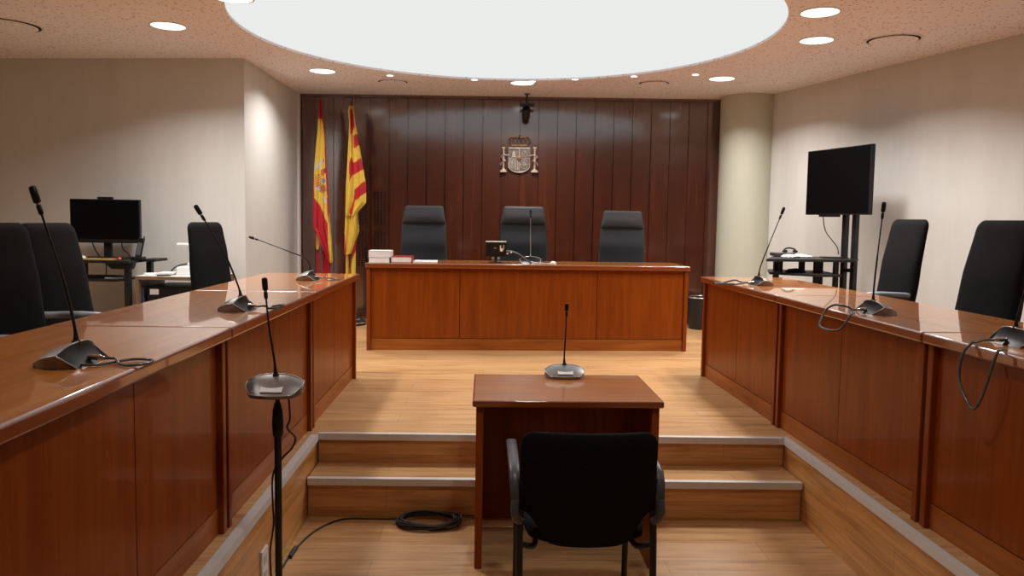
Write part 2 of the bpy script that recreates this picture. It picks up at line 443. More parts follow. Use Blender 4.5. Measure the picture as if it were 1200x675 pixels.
for x, y, lb in ((-0.924, 7.445, 'tiny spotlight leftmost along the far rim of the white panel'),
                 (-0.124, 7.571, 'tiny spotlight second from left along the far rim of the white panel'),
                 (0.44, 7.593, 'tiny spotlight just right of the downlight at the middle of the far rim'),
                 (0.839, 7.429, 'tiny spotlight third from the right along the far rim of the white panel'),
                 (1.363, 7.212, 'tiny spotlight second from the right along the far rim'),
                 (1.898, 7.063, 'tiny spotlight rightmost, close to the downlight by the column')):
    t = thing('recessed_spotlight', lb, 'spotlight', (x, y, CZ), 0, 'tiny spotlights around the white ceiling panel')
    bm = BM(); lathe(bm, [(0.036, -0.004), (0.040, 0.0)], 24); obj('trim_ring', bm, white_pl, t)
    bm = BM(); lathe(bm, [(0.031, -0.007), (0.031, -0.0035)], 24); obj('lens', bm, spot_m, t)
for x, y, r, lb in ((-3.50, 5.80, 0.26, 'round ceiling air diffuser above the left rear wall, at the frame edge'),
                    (-0.938, 7.80, 0.16, 'round ceiling air diffuser in front of the left side of the timber wall'),
                    (1.627, 7.56, 0.16, 'round ceiling air diffuser in front of the right side of the timber wall'),
                    (2.95, 5.60, 0.20, 'round ceiling air diffuser near the right wall')):
    t = thing('air_diffuser', lb, 'air vent', (x, y, CZ), 0, 'round air diffusers in the ceiling')
    for i, (ra, nm) in enumerate(((r, 'outer_ring'), (r*0.82, 'inner_disc'))):
        bm = BM()
        if i == 0:
            rings = [[bm.verts.new((q*math.cos(2*PI*j/48), q*math.sin(2*PI*j/48), z)) for j in range(48)] for q, z in ((ra, 0), (ra, -0.006), (ra*0.94, -0.006), (ra*0.88, -0.0005))]
            for A, B in zip(rings, rings[1:]):
                for j in range(48): bm.faces.new((A[j], A[(j+1) % 48], B[(j+1) % 48], B[j]))
        else: lathe(bm, [(ra*0.90, -0.001), (ra, -0.008), (ra*0.96, -0.011), (0.01, -0.012)], 48)
        obj(nm, bm, [ceil_m, ceil_m][i], t)
    bm = BM(); lathe(bm, [(r*0.90, -0.0022), (r*0.90, -0.0004)], 48); obj('dark_gap', bm, hole_m, t)

# ------------------------------------------------------------------ benches
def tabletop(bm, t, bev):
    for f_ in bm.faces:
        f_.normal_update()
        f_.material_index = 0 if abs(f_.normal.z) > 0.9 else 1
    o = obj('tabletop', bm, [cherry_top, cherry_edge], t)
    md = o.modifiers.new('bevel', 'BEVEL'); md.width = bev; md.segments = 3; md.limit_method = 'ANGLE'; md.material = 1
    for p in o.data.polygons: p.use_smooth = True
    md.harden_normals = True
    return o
def bench(name, label, loc, rotz, L, depth, h, seams, kick=0.10, group=None, top=0.042, ov=0.022):
    """front face towards local -y, length along +x"""
    t = thing(name, label, 'bench', loc, rotz, group)
    g = 0.002
    bm = BM(); box(bm, g, L-g, 0, depth, h-top, h)
    tabletop(bm, t, 0.010)
    for a in (0.012, L-0.012-0.034):
        bm = BM(); box(bm, a, a+0.034, ov, depth-0.02, 0.0, h-top); obj('end_panel', bm, cherry_v, t, bevel=0.004)
    xs = [0.046] + list(seams) + [L-0.046]
    yy = ov+0.022
    for a, b in zip(xs, xs[1:]):
        bm = BM(); box(bm, a+0.0025, b-0.0025, yy, yy+0.018, kick+0.0028, h-top); obj('front_panel', bm, cherry_v, t)
    bm = BM(); box(bm, 0.046, L-0.046, yy, yy+0.018, 0.0, kick-0.0025); obj('kickboard', bm, cherry_kick, t)
    bm = BM(); box(bm, 0.046, L-0.046, yy+0.010, yy+0.016, 0.01, h-top-0.002); obj('backing_board', bm, seam_m, t)
    return t
UL = 1.353
# left benches: front faces +X ; local x -> +Y, local y -> -X
lbl = ['near left bench unit cut by the left picture edge, under the biggest microphone',
       'middle left bench unit carrying the microphone with the coiled cable',
       'far left bench unit beside the flags, carrying the microphone bent low to the left']
for i, y in enumerate((2.786-UL, 2.786, 2.786+UL)):
    xf = -0.927+0.0069*y
    bench('bench_unit', lbl[i], (xf, y, 0), PI/2-0.0069, UL, 0.66, 0.75, [UL/2], group='left row of benches')
# right: front faces -X ; local x -> -Y, local y -> +X ; origin at the far end
UR = 1.411
lbr = ['near right bench unit cut by the right picture edge', 'middle right bench unit whose microphone cable loops over the front edge',
       'far right bench unit beside the round column']
for i, y in enumerate((2.851, 2.851+UR, 2.851+2*UR)):
    xf = 1.728-0.0207*y
    bench('bench_unit', lbr[i], (xf, y, 0), -PI/2+0.0207, UR, 0.65, 0.75, [UR/2], group='right row of benches')
# judges
JR = 0.0335
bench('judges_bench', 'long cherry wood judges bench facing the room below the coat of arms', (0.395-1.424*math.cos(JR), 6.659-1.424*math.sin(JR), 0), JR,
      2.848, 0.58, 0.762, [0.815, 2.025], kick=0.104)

# witness table
t = thing('witness_table', 'small cherry wood table in the centre with a microphone on it', 'table', (0, 0, PZ))
X0, X1, Y0, Y1, H = -0.045, 0.776, 3.209, 3.772, 0.746
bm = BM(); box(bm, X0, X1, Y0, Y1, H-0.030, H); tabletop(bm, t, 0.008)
for a in (X0+0.016, X1-0.016-0.032):
    bm = BM(); box(bm, a, a+0.032, Y0+0.02, Y1-0.01, 0, H-0.030); obj('side_panel', bm, cherry_v, t, bevel=0.003)
bm = BM(); box(bm, X0+0.048, X1-0.048, Y1-0.09, Y1-0.07, 0.17, H-0.030); obj('modesty_panel', bm, cherry_v, t)
bm = BM(); box(bm, X0+0.048, X1-0.048, Y1-0.085, Y1-0.067, 0.045, 0.167); obj('lower_rail', bm, cherry_h, t)

# ------------------------------------------------------------------ chairs
def back_rings(z0, z1, w0, w1, y_of, th, rc=0.05, n=14, wmid=None, e=3.2):
    """backrest loft: half widths w0 (bottom) -> w1 (top), rounded top corners"""
    R = []
    for i in range(n+1):
        z = z0 + (z1-rc-z0)*i/n
        f = i/n
        hw = w0*(1-f)+w1*f + (wmid or 0)*math.sin(PI*f)
        tt = th*(0.75+0.25*math.sin(PI*min(1, f*1.1)))
        if i == 0: R.append([(x*0.93, y_of(z)+y*0.6, z-0.012) for x, y in sup(hw, tt/2, 32, e)])
        R.append([(x, y_of(z)+y, z) for x, y in sup(hw, tt/2, 32, e)])
    for a in (20, 40, 58, 74, 86):
        s, c = math.sin(math.radians(a)), math.cos(math.radians(a))
        z = z1-rc+rc*s; hw = w1-rc+rc*c; tt = th*(0.75)*(0.35+0.65*c)
        R.append([(x, y_of(z)+y, z) for x, y in sup(hw, tt/2, 32, e)])
    return R
def exec_chair(label, loc, rotz, top, group, fab, w0, w1, headrest=False, recline=0.12, arms=True, zb=0.50, az=0.0):
    """sitter faces local +y"""
    t = thing('office_chair', label, 'chair', loc, rotz, group)
    # star base
    bm = BM()
    for kx in range(5):
        a = 2*PI*kx/5+0.3
        tube(bm, [(0, 0, 0.095), (0.15*math.cos(a), 0.15*math.sin(a), 0.085), (0.29*math.cos(a), 0.29*math.sin(a), 0.065)], [0.028, 0.022, 0.015], 8)
    obj('star_base', bm, blk, t, smooth=True)
    for kx in range(5):
        a = 2*PI*kx/5+0.3
        bm = BM(); M = Matrix.Translation((0.29*math.cos(a), 0.29*math.sin(a), 0.030)) @ Matrix.Rotation(a, 4, 'Z') @ Matrix.Rotation(PI/2, 4, 'X')
        lathe(bm, [(0.022, -0.022), (0.030, -0.016), (0.030, 0.016), (0.022, 0.022)], 16, M=M); obj('caster', bm, blk, t, smooth=True)
    bm = BM(); lathe(bm, [(0.034, 0.08), (0.034, 0.25), (0.022, 0.252), (0.022, 0.40)], 20); obj('gas_column', bm, blk_metal, t, smooth=True)
    # seat
    rs = []
    for y, hw, zt in ((-0.24, 0.20, 0.485), (-0.22, 0.235, 0.495), (-0.05, 0.25, 0.497), (0.14, 0.25, 0.502), (0.22, 0.24, 0.49), (0.255, 0.20, 0.468)):
        zb_ = 0.405; zc = (zt+zb_)/2
        rs.append([(x, y, zc+z) for x, z in sup(hw, (zt-zb_)/2, 32, 3)])
    bm = BM(); loft(bm, rs); obj('seat', bm, fab, t, smooth=True)
    yf = lambda z: -0.20 - recline*((z-0.5)/(top-0.5)) - (0.045 if headrest else 0.012)*math.sin(PI*min(1, max(0, (z-0.45)/0.45))) + 0.02
    if headrest:
        bm = BM(); loft(bm, back_rings(zb, top-0.178, w0, w1+0.010, yf, 0.075, 0.008)); obj('backrest', bm, fab, t, smooth=True)
        bm = BM(); loft(bm, back_rings(top-0.172, top, w1+0.008, w1-0.018, lambda z: yf(z)+0.012, 0.085, 0.028, 6)); obj('headrest', bm, dark_fab2, t, smooth=True)
    else:
        bm = BM(); loft(bm, back_rings(zb, top, w0, w1, yf, 0.08, 0.055, wmid=0.006)); obj('backrest', bm, fab, t, smooth=True)
    bm = BM(); tube(bm, smooth_path([(0, -0.05, 0.39), (0, -0.2, 0.40), (0, -0.27, 0.47), (0, yf(0.62)-0.045, 0.62)], 4), 0.022, 8)
    obj('back_bracket', bm, blk_metal, t, smooth=True)
    if arms:
        for s in (arms if isinstance(arms, tuple) else (-1, 1)):
            bm = BM(); tube(bm, smooth_path([(s*0.20, 0.0, 0.40), (s*0.285, 0.0, 0.42), (s*0.295, -0.01, 0.52), (s*0.29, -0.02, 0.655+az)], 5), 0.016, 8)
            ar = obj('armrest', bm, blk_metal, t, smooth=True)
            rr = []
            for y, w_, z in ((-0.17, 0.020, 0.664+az), (-0.15, 0.030, 0.668+az), (0.0, 0.033, 0.672+az), (0.08, 0.030, 0.668+az), (0.10, 0.018, 0.660+az)):
                rr.append([(s*0.29+a, y, z+b) for a, b in sup(w_, 0.014, 16, 3)])
            bm = BM(); loft(bm, rr); obj('arm_pad', bm, arm_m, ar, smooth=True)
    return t
JG = 'three grey high-backed chairs behind the judges bench'
exec_chair('grey high-backed judge chair behind the white books, leftmost of the three', (-0.626, 7.68-0.01, 0), PI, 1.277, JG, dark_fab, 0.248, 0.215, True, 0.06)
exec_chair('grey high-backed judge chair in the middle, behind the small screen and microphone', (0.393, 7.63, 0), PI+0.02, 1.284, JG, dark_fab, 0.262, 0.225, True, 0.06)
exec_chair('grey high-backed judge chair alone at the right end of the judges bench', (1.400, 7.63, 0), PI-0.02, 1.258, JG, dark_fab, 0.252, 0.215, True, 0.06)
LG = 'black high-backed chairs behind the left benches'
# sitter faces +X -> local +y -> +X : rotz = -90
def side_chair(label, xc, yc, face, top, group, w0=0.250, w1=0.215, rec=0.12, zb=0.50, arms=True, az=0.055):
    a = -PI/2 + face if xc < 0 else PI/2 + face
    # (xc, yc) is where the top of the backrest stands
    off = Vector((0, -0.20-rec+0.02)); off.rotate(Matrix.Rotation(a, 2))
    return exec_chair(label, (xc-off.x, yc-off.y, 0), a, top, group, black_fab, w0, w1, False, rec, arms=arms, zb=zb, az=az)
side_chair('black high-backed chair cut by the left picture edge, nearest on the left', -1.83, 2.91, 0.0, 1.112, LG, rec=0.08, arms=(1,))
side_chair('black high-backed chair in front of the desktop monitor, partly behind its neighbour', -1.99, 3.56, 0.0, 1.106, LG, rec=0.11, arms=(1,))
side_chair('black high-backed chair alone beside the document camera table', -1.99, 5.53, -0.18, 1.10, LG, rec=0.09, arms=False)
RG = 'black high-backed chairs behind the right benches'
side_chair('black high-backed chair beside the television stand', 2.79, 4.96, -0.06, 1.195, RG, w0=0.24, w1=0.230, rec=0.12, arms=(-1,))
side_chair('black high-backed chair at the right picture edge', 2.70, 3.90, 0.0, 1.190, RG, rec=0.13, az=0.0)

# witness chair seen from behind, sitter faces +y
CHZ = 0.022
t = thing('visitor_armchair', 'black fabric visitor armchair with its back to us at the small centre table', 'chair', (0.362, 2.62, PZ))
hwid = 0.230
for s in (-1, 1):
    bm = BM(); tube(bm, smooth_path([(s*hwid, -0.10, 0.0), (s*hwid, -0.075, 0.30), (s*hwid, -0.055, 0.50), (s*(hwid-0.012), -0.075, 0.66)], 5), 0.0125, 10)
    obj('leg', bm, blk_metal, t, smooth=True)
    bm = BM(); tube(bm, smooth_path([(s*(hwid-0.008), 0.40, 0.0), (s*(hwid-0.008), 0.385, 0.25), (s*(hwid-0.0), 0.37, 0.55), (s*(hwid+0.012), 0.33, 0.630), (s*(hwid+0.015), 0.10, 0.640)], 5), 0.0125, 10)
    obj('leg', bm, blk_metal, t, smooth=True)
    rr = []
    for y, w_, z, hh in ((-0.075, 0.014, 0.575, 0.016), (-0.06, 0.017, 0.612, 0.022), (-0.03, 0.019, 0.636, 0.022), (0.03, 0.020, 0.652, 0.014), (0.18, 0.020, 0.656, 0.012), (0.31, 0.020, 0.652, 0.012), (0.36, 0.015, 0.638, 0.010)):
        rr.append([(s*(hwid+0.020)+a, y, z+b) for a, b in sup(w_, hh, 16, 3)])
    bm = BM(); loft(bm, rr)
    obj('armrest', bm, arm2_m, t, smooth=True)
    bm = BM(); tube(bm, smooth_path([(s*(hwid+0.018), -0.075, 0.565), (s*(hwid+0.02), -0.085, 0.53), (s*(hwid+0.012), -0.075, 0.50), (s*hwid, -0.06, 0.485)], 4), [0.015]*9+[0.015]*4, 10)
    obj('arm_joint', bm, arm2_m, t, smooth=True)
    bm = BM(); tube(bm, smooth_path([(s*hwid, -0.06, 0.405), (s*(hwid-0.05), -0.03, 0.385), (s*(hwid-0.06), 0.10, 0.385), (s*(hwid-0.06), 0.30, 0.385), (s*(hwid-0.005), 0.385, 0.395)], 5), 0.011, 8)
    obj('seat_rail', bm, blk_metal, t, smooth=True)
rs = []
for y, hw, zt in ((-0.05, 0.165, 0.455), (-0.03, 0.20, 0.465), (0.10, 0.222, 0.468), (0.30, 0.225, 0.470), (0.38, 0.215, 0.46), (0.41, 0.18, 0.44)):
    zb_ = 0.40; zc = (zt+zb_)/2
    rs.append([(x, y, zc+z) for x, z in sup(hw, (zt-zb_)/2, 32, 3)])
bm = BM(); loft(bm, rs); obj('seat', bm, black_fab, t, smooth=True)
# back shell: wide top, cut in below the arms, dipping under the seat
def whalf(z):
    if z > 0.60: return 0.240-0.006*(0.78-z)/0.18*0
    if z > 0.53: return 0.240
    u = (0.53-z)/0.07
    return 0.240 - 0.075*min(1, u)**0.6 - (0.0 if z > 0.46 else 0.012*((0.46-z)/0.04))
rs = []
zs = [0.418, 0.424, 0.435, 0.46, 0.475, 0.49, 0.505, 0.52, 0.53, 0.56, 0.62, 0.68, 0.72]
for z in zs:
    hw = whalf(z); sc = 1 if z > 0.43 else (0.72 if z < 0.42 else 0.88)
    r_ = []
    for x, y in sup(hw*sc, 0.020 if z > 0.42 else 0.012, 36, 3.5):
        r_.append((x*0.975, -0.085+0.035*(z-0.78)/0.36*-1 - 0.10*((0.24**2-x*x)/0.24**2)*0.35 + y, z+CHZ*max(0, (z-0.53)/0.25) - 0.012*(1-(x/0.24)**2)*(1 if z < 0.5 else 0)))
    rs.append(r_)
for a in (15, 35, 55, 72, 85):
    s_, c_ = math.sin(math.radians(a)), math.cos(math.radians(a)); rc = 0.048
    z = 0.736+rc*s_; hw = 0.240-rc+rc*c_
    rs.append([(x*0.975, -0.085-0.035*(z-0.78)/0.36 - 0.035*((0.24**2-x*x)/0.24**2) + y*(0.35+0.65*c_), z+CHZ) for x, y in sup(hw, 0.020, 36, 3.5)])
bm = BM(); loft(bm, rs); obj('backrest', bm, black_fab, t, smooth=True)

# ------------------------------------------------------------------ microphones
def mic_body_mesh(kind):
    bm = BM(); n = 10; mlev = 8
    def front(u): return Vector((0.072*u, 0.100-0.014*u*u, 0.013))
    def ridge(u): return Vector((0.097*u, 0.004+0.010*u*u, 0.036+0.023*(1-abs(u)**3)))
    def rear(u):  return Vector((0.084*u, -0.042+0.010*u*u, 0.0))
    us = [-1+2*i/n for i in range(n+1)]
    if kind == 'shell':
        g = []
        for j in range(mlev+1):
            v = j/mlev; row = []
            for u in us:
                p = front(u).lerp(ridge(u), v); p.z += 0.010*math.sin(PI*v)*(1-0.5*u*u)
                p.x += 0.010*math.sin(PI*v)*u
                row.append(bm.verts.new(p))
            g.append(row)
        for j in range(mlev):
            for i in range(n): bm.faces.new((g[j][i], g[j][i+1], g[j+1][i+1], g[j+1][i]))
    elif kind == 'side':
        for s in (-1, 1):
            row = []
            for j in range(mlev+1):
                v = j/mlev; p = front(s).lerp(ridge(s), v); p.z += 0.005*math.sin(PI*v); p.x += 0.010*math.sin(PI*v)*s
                row.append(p)
            row.append(rear(s)+Vector((0, 0, 0.001)))
            A = [bm.verts.new(p) for p in row]
            B = [bm.verts.new((p.x-0.004*s if i else p.x, p.y, 0.0)) for i, p in enumerate(row)]
            for i in range(len(A)-1): bm.faces.new((A[i], A[i+1], B[i+1], B[i]))
            # port slots
            for a, b in ((0.050, 0.036), (0.022, 0.014)):
                q = 0.0855 if a > 0.03 else 0.0925
                box(bm, min(s*(q-0.004), s*(q+0.0055)), max(s*(q-0.004), s*(q+0.0055)), b, a, 0.007, 0.015)
        f = [bm.verts.new(front(u)) for u in us]; g = [bm.verts.new((front(u).x, front(u).y-0.003, 0.0)) for u in us]
        for i in range(n): bm.faces.new((f[i], f[i+1], g[i+1], g[i]))
    elif kind == 'rear':
        g = []
        for j in range(7):
            v = j/6; row = []
            for u in us:
                p = ridge(u).lerp(rear(u), v); p.y += 0.012*math.sin(PI*v)*(1-u*u) ; p.z -= 0.004*math.sin(PI*v)
                row.append(bm.verts.new(p))
            g.append(row)
        for j in range(6):
            for i in range(n): bm.faces.new((g[j][i], g[j][i+1], g[j+1][i+1], g[j+1][i]))
        b0 = [bm.verts.new((rear(u).x, rear(u).y, 0)) for u in us]; f0 = [bm.verts.new((front(u).x, front(u).y-0.003, 0)) for u in us]
        for i in range(n): bm.faces.new((b0[i], b0[i+1], f0[i+1], f0[i]))
    elif kind == 'rim':
        pts = [rear(-1)+Vector((0, 0, 0.003))] + [ridge(u) for u in us] + [rear(1)+Vector((0, 0, 0.003))]
        tube(bm, pts, 0.0022, 6)
        pf = []
        for s in (-1, 1):
            row = []
            for j in range(mlev+1):
                v = j/mlev; p = front(s).lerp(ridge(s), v); p.z += 0.005*math.sin(PI*v); p.x += 0.010*math.sin(PI*v)*s
                row.append(p)
            tube(bm, row, 0.0016, 6)
        tube(bm, [front(u) for u in us], 0.0016, 6)
    return bm
PROTO = {}
for kd, m in (('shell', mic_grey), ('side', mic_side), ('rear', blk), ('rim', mic_rim)):
    bm = mic_body_mesh(kd); me = bpy.data.meshes.new('mic_'+kd); 
    bmesh.ops.recalc_face_normals(bm, faces=bm.faces[:]); bm.to_mesh(me); bm.free(); me.materials.append(m)
    for p in me.polygons: p.use_smooth = kd in ('shell', 'rear', 'rim')
    PROTO[kd] = me
def microphone(label, loc, rotz, neck, group=None, cable=None, cable_r=0.0032, label_card=False, plug=True, thin=False, name='desk_microphone', cmat=None):
    """neck: points relative to the neck root, in local coordinates (user sits at local +y); the last is the capsule's tip"""
    t = thing(name, label, 'microphone', loc, rotz, group)
    for kd, nm in (('shell', 'top_shell'), ('side', 'side_panel'), ('rear', 'rear_panel'), ('rim', 'rim')):
        o = bpy.data.objects.new(nm, PROTO[kd]); C.objects.link(o); o.parent = t
    root = Vector((0, 0.012, 0.056))
    P = [root+Vector(p) for p in neck]
    path = smooth_path(P, 8)
    # cumulative length
    Ls = [0]
    for a, b in zip(path, path[1:]): Ls.append(Ls[-1]+(b-a).length)
    tot = Ls[-1]
    headL = 0.055
    body = [p for p, l in zip(path, Ls) if l <= tot-headL]
    r = []
    for i, p in enumerate(body):
        l = Ls[i]
        r.append(0.0085-0.0045*min(1, l/0.035) if l < 0.035 else (0.0040 if l < tot*0.45 else (0.0030)))
    if thin: r = [q*0.7 for q in r]
    bm = BM(); tube(bm, body, r, 10); obj('gooseneck', bm, mic_rim if thin else blk, t, smooth=True)
    tip = path[-1]; d = (tip-body[-1]).normalized(); s0 = body[-1]
    M = Matrix.Translation(s0) @ d.to_track_quat('Z', 'Y').to_matrix().to_4x4()
    L = (tip-s0).length
    bm = BM(); lathe(bm, [(0.004, -0.004), (0.0065, 0.0), (0.0065, L*0.28), (0.0045, L*0.32), (0.0045, L*0.36), (0.0095, L*0.42), (0.0100, L*0.85), (0.0085, L*0.97), (0.004, L)], 16, M=M)
    obj('microphone_head', bm, blk, t, smooth=True)
    bm = BM(); lathe(bm, [(0.0052, L*0.315), (0.0052, L*0.365)], 12, M=M); obj('chrome_collar', bm, chrome, t)
    bm = BM(); lathe(bm, [(0.012, 0.0), (0.011, 0.010), (0.008, 0.014)], 16, (0, 0.012, 0.050)); obj('neck_socket', bm, blk, t, smooth=True)
    if label_card:
        bm = BM(); M2 = Matrix.Translation((0, 0.080, 0.0275)) @ Matrix.Rotation(math.radians(-21), 4, 'X')
        box(bm, -0.037, 0.037, -0.016, 0.012, -0.001, 0.003, M2); obj('paper_label', bm, paper, t)
    if plug:
        bm = BM(); tube(bm, [(0.0, -0.020, 0.018), (0.0, -0.050, 0.016), (0.0, -0.062, 0.014)], [0.008, 0.008, 0.005], 10)
        obj('plug', bm, chrome, t, smooth=True)
    if cable:
        bm = BM(); tube(bm, smooth_path(cable, 8), cable_r, 8); obj('cable', bm, cmat or cable_m, t, smooth=True)
    return t
MG = 'conference microphones on the side benches'
def place_mic(label, wx, wy, side, tip, mid, **kw):
    """wx, wy: neck root; tip/mid in world relative to the neck root"""
    rz = PI/2 if side < 0 else -PI/2
    R = Matrix.Rotation(-rz, 3, 'Z')
    off = Matrix.Rotation(rz, 3, 'Z') @ Vector((0, 0.012, 0))
    neck = [R @ Vector(p) for p in mid] + [R @ Vector(tip)]
    return microphone(label, (wx-off.x, wy-off.y, 0.75), rz, [(0, 0, 0)] + [tuple(n) for n in neck], **kw)
# left row (users at -X; rear and cables towards +X)
place_mic('nearest left bench microphone, tall and leaning left beside the cut-off chair', -1.098, 2.09, -1, (-0.105, 0, 0.418), [(-0.004, 0, 0.05), (-0.035, 0, 0.19)], group=MG,
          cable=[(0, -0.060, 0.014), (0.0, -0.090, 0.014), (-0.03, -0.115, 0.006), (-0.05, -0.15, 0.005), (-0.02, -0.185, 0.005), (0.03, -0.175, 0.005), (0.03, -0.12, 0.006), (-0.02, -0.085, 0.005), (-0.055, -0.06, 0.006), (-0.06, -0.03, 0.008)], cable_r=0.0040, cmat=sheath_m)
place_mic('left bench microphone on the middle unit with its cable coiled behind it', -1.043, 3.313, -1, (-0.188, 0, 0.388), [(-0.012, 0, 0.05), (-0.07, 0, 0.19)], group=MG,
          cable=[(0, -0.060, 0.014), (0, -0.085, 0.018), (0.012, -0.100, 0.010), (-0.012, -0.112, 0.008), (0.03, -0.125, 0.006), (0.075, -0.14, 0.006), (0.06, -0.155, 0.008), (0.0, -0.15, 0.010), (-0.045, -0.145, 0.012), (-0.035, -0.125, 0.013), (0.02, -0.122, 0.015), (0.07, -0.15, 0.016), (0.0, -0.158, 0.018)], cable_r=0.0042)
place_mic('far left bench microphone with its neck bent low towards the wall', -1.109, 4.92, -1, (-0.385, 0, 0.214), [(-0.008, 0, 0.045), (-0.040, 0, 0.085), (-0.115, 0, 0.115)], group=MG,
          cable=[(0, -0.060, 0.014), (0, -0.10, 0.012), (0.02, -0.14, 0.006), (-0.02, -0.17, 0.005), (-0.05, -0.13, 0.005), (-0.03, -0.09, 0.005)], cable_r=0.0035, cmat=sheath_m)
# right row (users at +X; rear towards -X)
place_mic('far right bench microphone leaning right in front of the round column', 1.800, 4.97, 1, (0.150, 0, 0.455), [(0.006, 0, 0.06), (0.062, 0, 0.22)], group=MG,
          cable=[(0, -0.060, 0.014), (0.005, -0.10, 0.016), (-0.02, -0.14, 0.028), (-0.07, -0.20, 0.006), (-0.03, -0.27, 0.006), (0.04, -0.27, 0.008), (0.10, -0.17, 0.012), (0.03, -0.10, 0.012), (0.0, -0.085, 0.010)], cable_r=0.0060, cmat=sheath_m)
place_mic('right bench microphone on the middle unit, upright beside a black chair', 1.790, 3.46, 1, (0.028, 0, 0.455), [(0.0, 0, 0.06), (0.010, 0, 0.22)], group=MG,
          cable=[(0, -0.060, 0.014), (0.005, -0.09, 0.016), (0.03, -0.12, 0.030), (-0.01, -0.16, 0.035), (-0.02, -0.20, 0.006), (0.03, -0.245, -0.060), (0.14, -0.21, -0.060), (0.16, -0.17, 0.010), (0.09, -0.13, 0.012), (0.02, -0.10, 0.012)], cable_r=0.0052, cmat=sheath_m)
place_mic('right bench microphone cut by the right picture edge, its cable hanging over the front', 1.842, 2.578, 1, (0.110, 0, 0.455), [(0.004, 0, 0.05), (0.045, 0, 0.22)], group=MG,
          cable=[(0, -0.060, 0.014), (0.005, -0.10, 0.016), (0.02, -0.14, 0.010), (0.025, -0.158, 0.008), (0.022, -0.185, -0.03), (0.03, -0.198, -0.12), (0.10, -0.196, -0.20), (0.145, -0.196, -0.16), (0.18, -0.192, -0.06), (0.185, -0.175, 0.006), (0.16, -0.13, 0.006)], cable_r=0.0050, cmat=sheath_m)
# witness table microphone: user on the camera side
microphone('microphone with a white label standing on the small centre table', (0.398, 3.745, 0.387), PI, [(0, 0, 0), (0.001, 0, 0.06), (-0.004, 0, 0.17), (-0.006, 0, 0.305)], label_card=True, plug=False)
# judges' microphone
microphone('thin microphone on the judges bench in front of the middle chair', (0.410, 6.90, 0.762), 0.0, [(0, 0, 0), (0, 0.0, 0.05), (-0.003, 0.0, 0.20), (-0.005, 0.0, 0.43)], thin=True, plug=True,
           cable=[(0, -0.058, 0.014), (0.06, -0.085, 0.008), (0.12, -0.10, 0.006), (0.20, -0.11, 0.005)], cable_r=0.003, cmat=white_pl)
# microphone on the floor stand
t = thing('microphone_stand', 'black floor microphone stand in the pit in front of the left bench', 'stand', (-0.722, 2.69, PZ))
bm = BM(); lathe(bm, [(0.135, 0.0), (0.135, 0.012), (0.115, 0.022), (0.03, 0.032)], 40); obj('round_base', bm, blk_metal, t, smooth=True)
bm = BM(); lathe(bm, [(0.0125, 0.02), (0.0125, 0.74)], 20); obj('lower_pole', bm, blk_metal, t, smooth=True)
bm = BM(); lathe(bm, [(0.013, 0.735), (0.018, 0.745), (0.020, 0.79), (0.017, 0.835), (0.010, 0.86)], 20); obj('clutch', bm, blk, t, smooth=True)
bm = BM(); lathe(bm, [(0.008, 0.85), (0.008, 0.875), (0.022, 0.878), (0.022, 0.884)], 20); obj('mount', bm, blk_metal, t, smooth=True)
bm = BM(); tube(bm, smooth_path([(0.035, 0.01, 0.882), (0.040, 0.01, 0.80), (0.030, 0.01, 0.765), (0.058, 0.01, 0.73), (0.045, 0.01, 0.69), (0.012, 0.015, 0.655), (-0.018, 0.0, 0.60), (-0.02, 0.0, 0.5), (-0.017, 0, 0.42), (-0.03, 0, 0.32), (-0.026, 0, 0.20), (-0.017, 0, 0.12), (-0.017, 0.02, 0.04), (-0.05, 0.13, 0.012), (-0.06, 0.20, 0.006)], 6), 0.0035, 8)
obj('cable', bm, cable_m, t, smooth=True)
mt = microphone('microphone with a white label mounted on the black floor stand', (-0.722, 2.69, PZ+0.884), PI, [(0, 0, 0), (0.003, 0.0, 0.06), (0.016, 0.0, 0.19), (0.022, 0.0, 0.350)], label_card=True, plug=False)
mt.rotation_euler = (math.radians(-9), 0, PI)
mt.location.z += 0.022

# ------------------------------------------------------------------ cables on the floor, socket
pts = []
for i in range(9*36+1):
    a = 2*PI*i/36; q = i/36
    rr = 0.132+0.012*math.sin(q*2.1)+0.006*math.sin(a*2+q)
    pts.append((-0.262+rr*1.08*math.cos(a)+0.008*math.sin(q*3), 3.700+rr*0.54*math.sin(a), PZ+0.006+0.0030*q+0.003*math.sin(a*3+q)+0.010*(1+math.sin(a))))
coil = [Vector(p) for p in pts]
lead = smooth_path([(-0.90+0.06, 2.95, PZ+0.005), (-0.852, 3.20, PZ+0.005), (-0.845, 3.40, PZ+0.005), (-0.80, 3.62, PZ+0.005), (-0.70, 3.765, PZ+0.005), (-0.55, 3.775, PZ+0.005), (-0.42, 3.770, PZ+0.008), (-0.33, 3.755, PZ+0.030)], 8)
bm = BM(); tube(bm, coil, 0.0046, 6)
tube(bm, lead, 0.0046, 8)
tube(bm, smooth_path([(-0.845, 3.33, PZ+0.007), (-0.845, 3.38, PZ+0.007), (-0.842, 3.43, PZ+0.007)], 3), 0.011, 8)
tube(bm, smooth_path([(-0.13, 3.74, PZ+0.04), (-0.08, 3.777, PZ+0.022), (0.05, 3.777, PZ+0.018), (0.3, 3.775, PZ+0.006)], 5), 0.004, 6)
tag(obj('coiled_cable', bm, cable_m, smooth=True), 'black cable coiled on the floor at the foot of the steps', 'cable')
t = thing('socket_plate', 'small white socket plate low on the side wall of the sunken floor', 'socket', (FL-0.006, 3.05, -0.262))
bm = BM(); box(bm, 0, 0.010, -0.040, 0.040, -0.075, 0.075); obj('plate', bm, white_pl, t, bevel=0.003)
sg = plain('socket_grey', (0.5, 0.5, 0.5), 0.5)
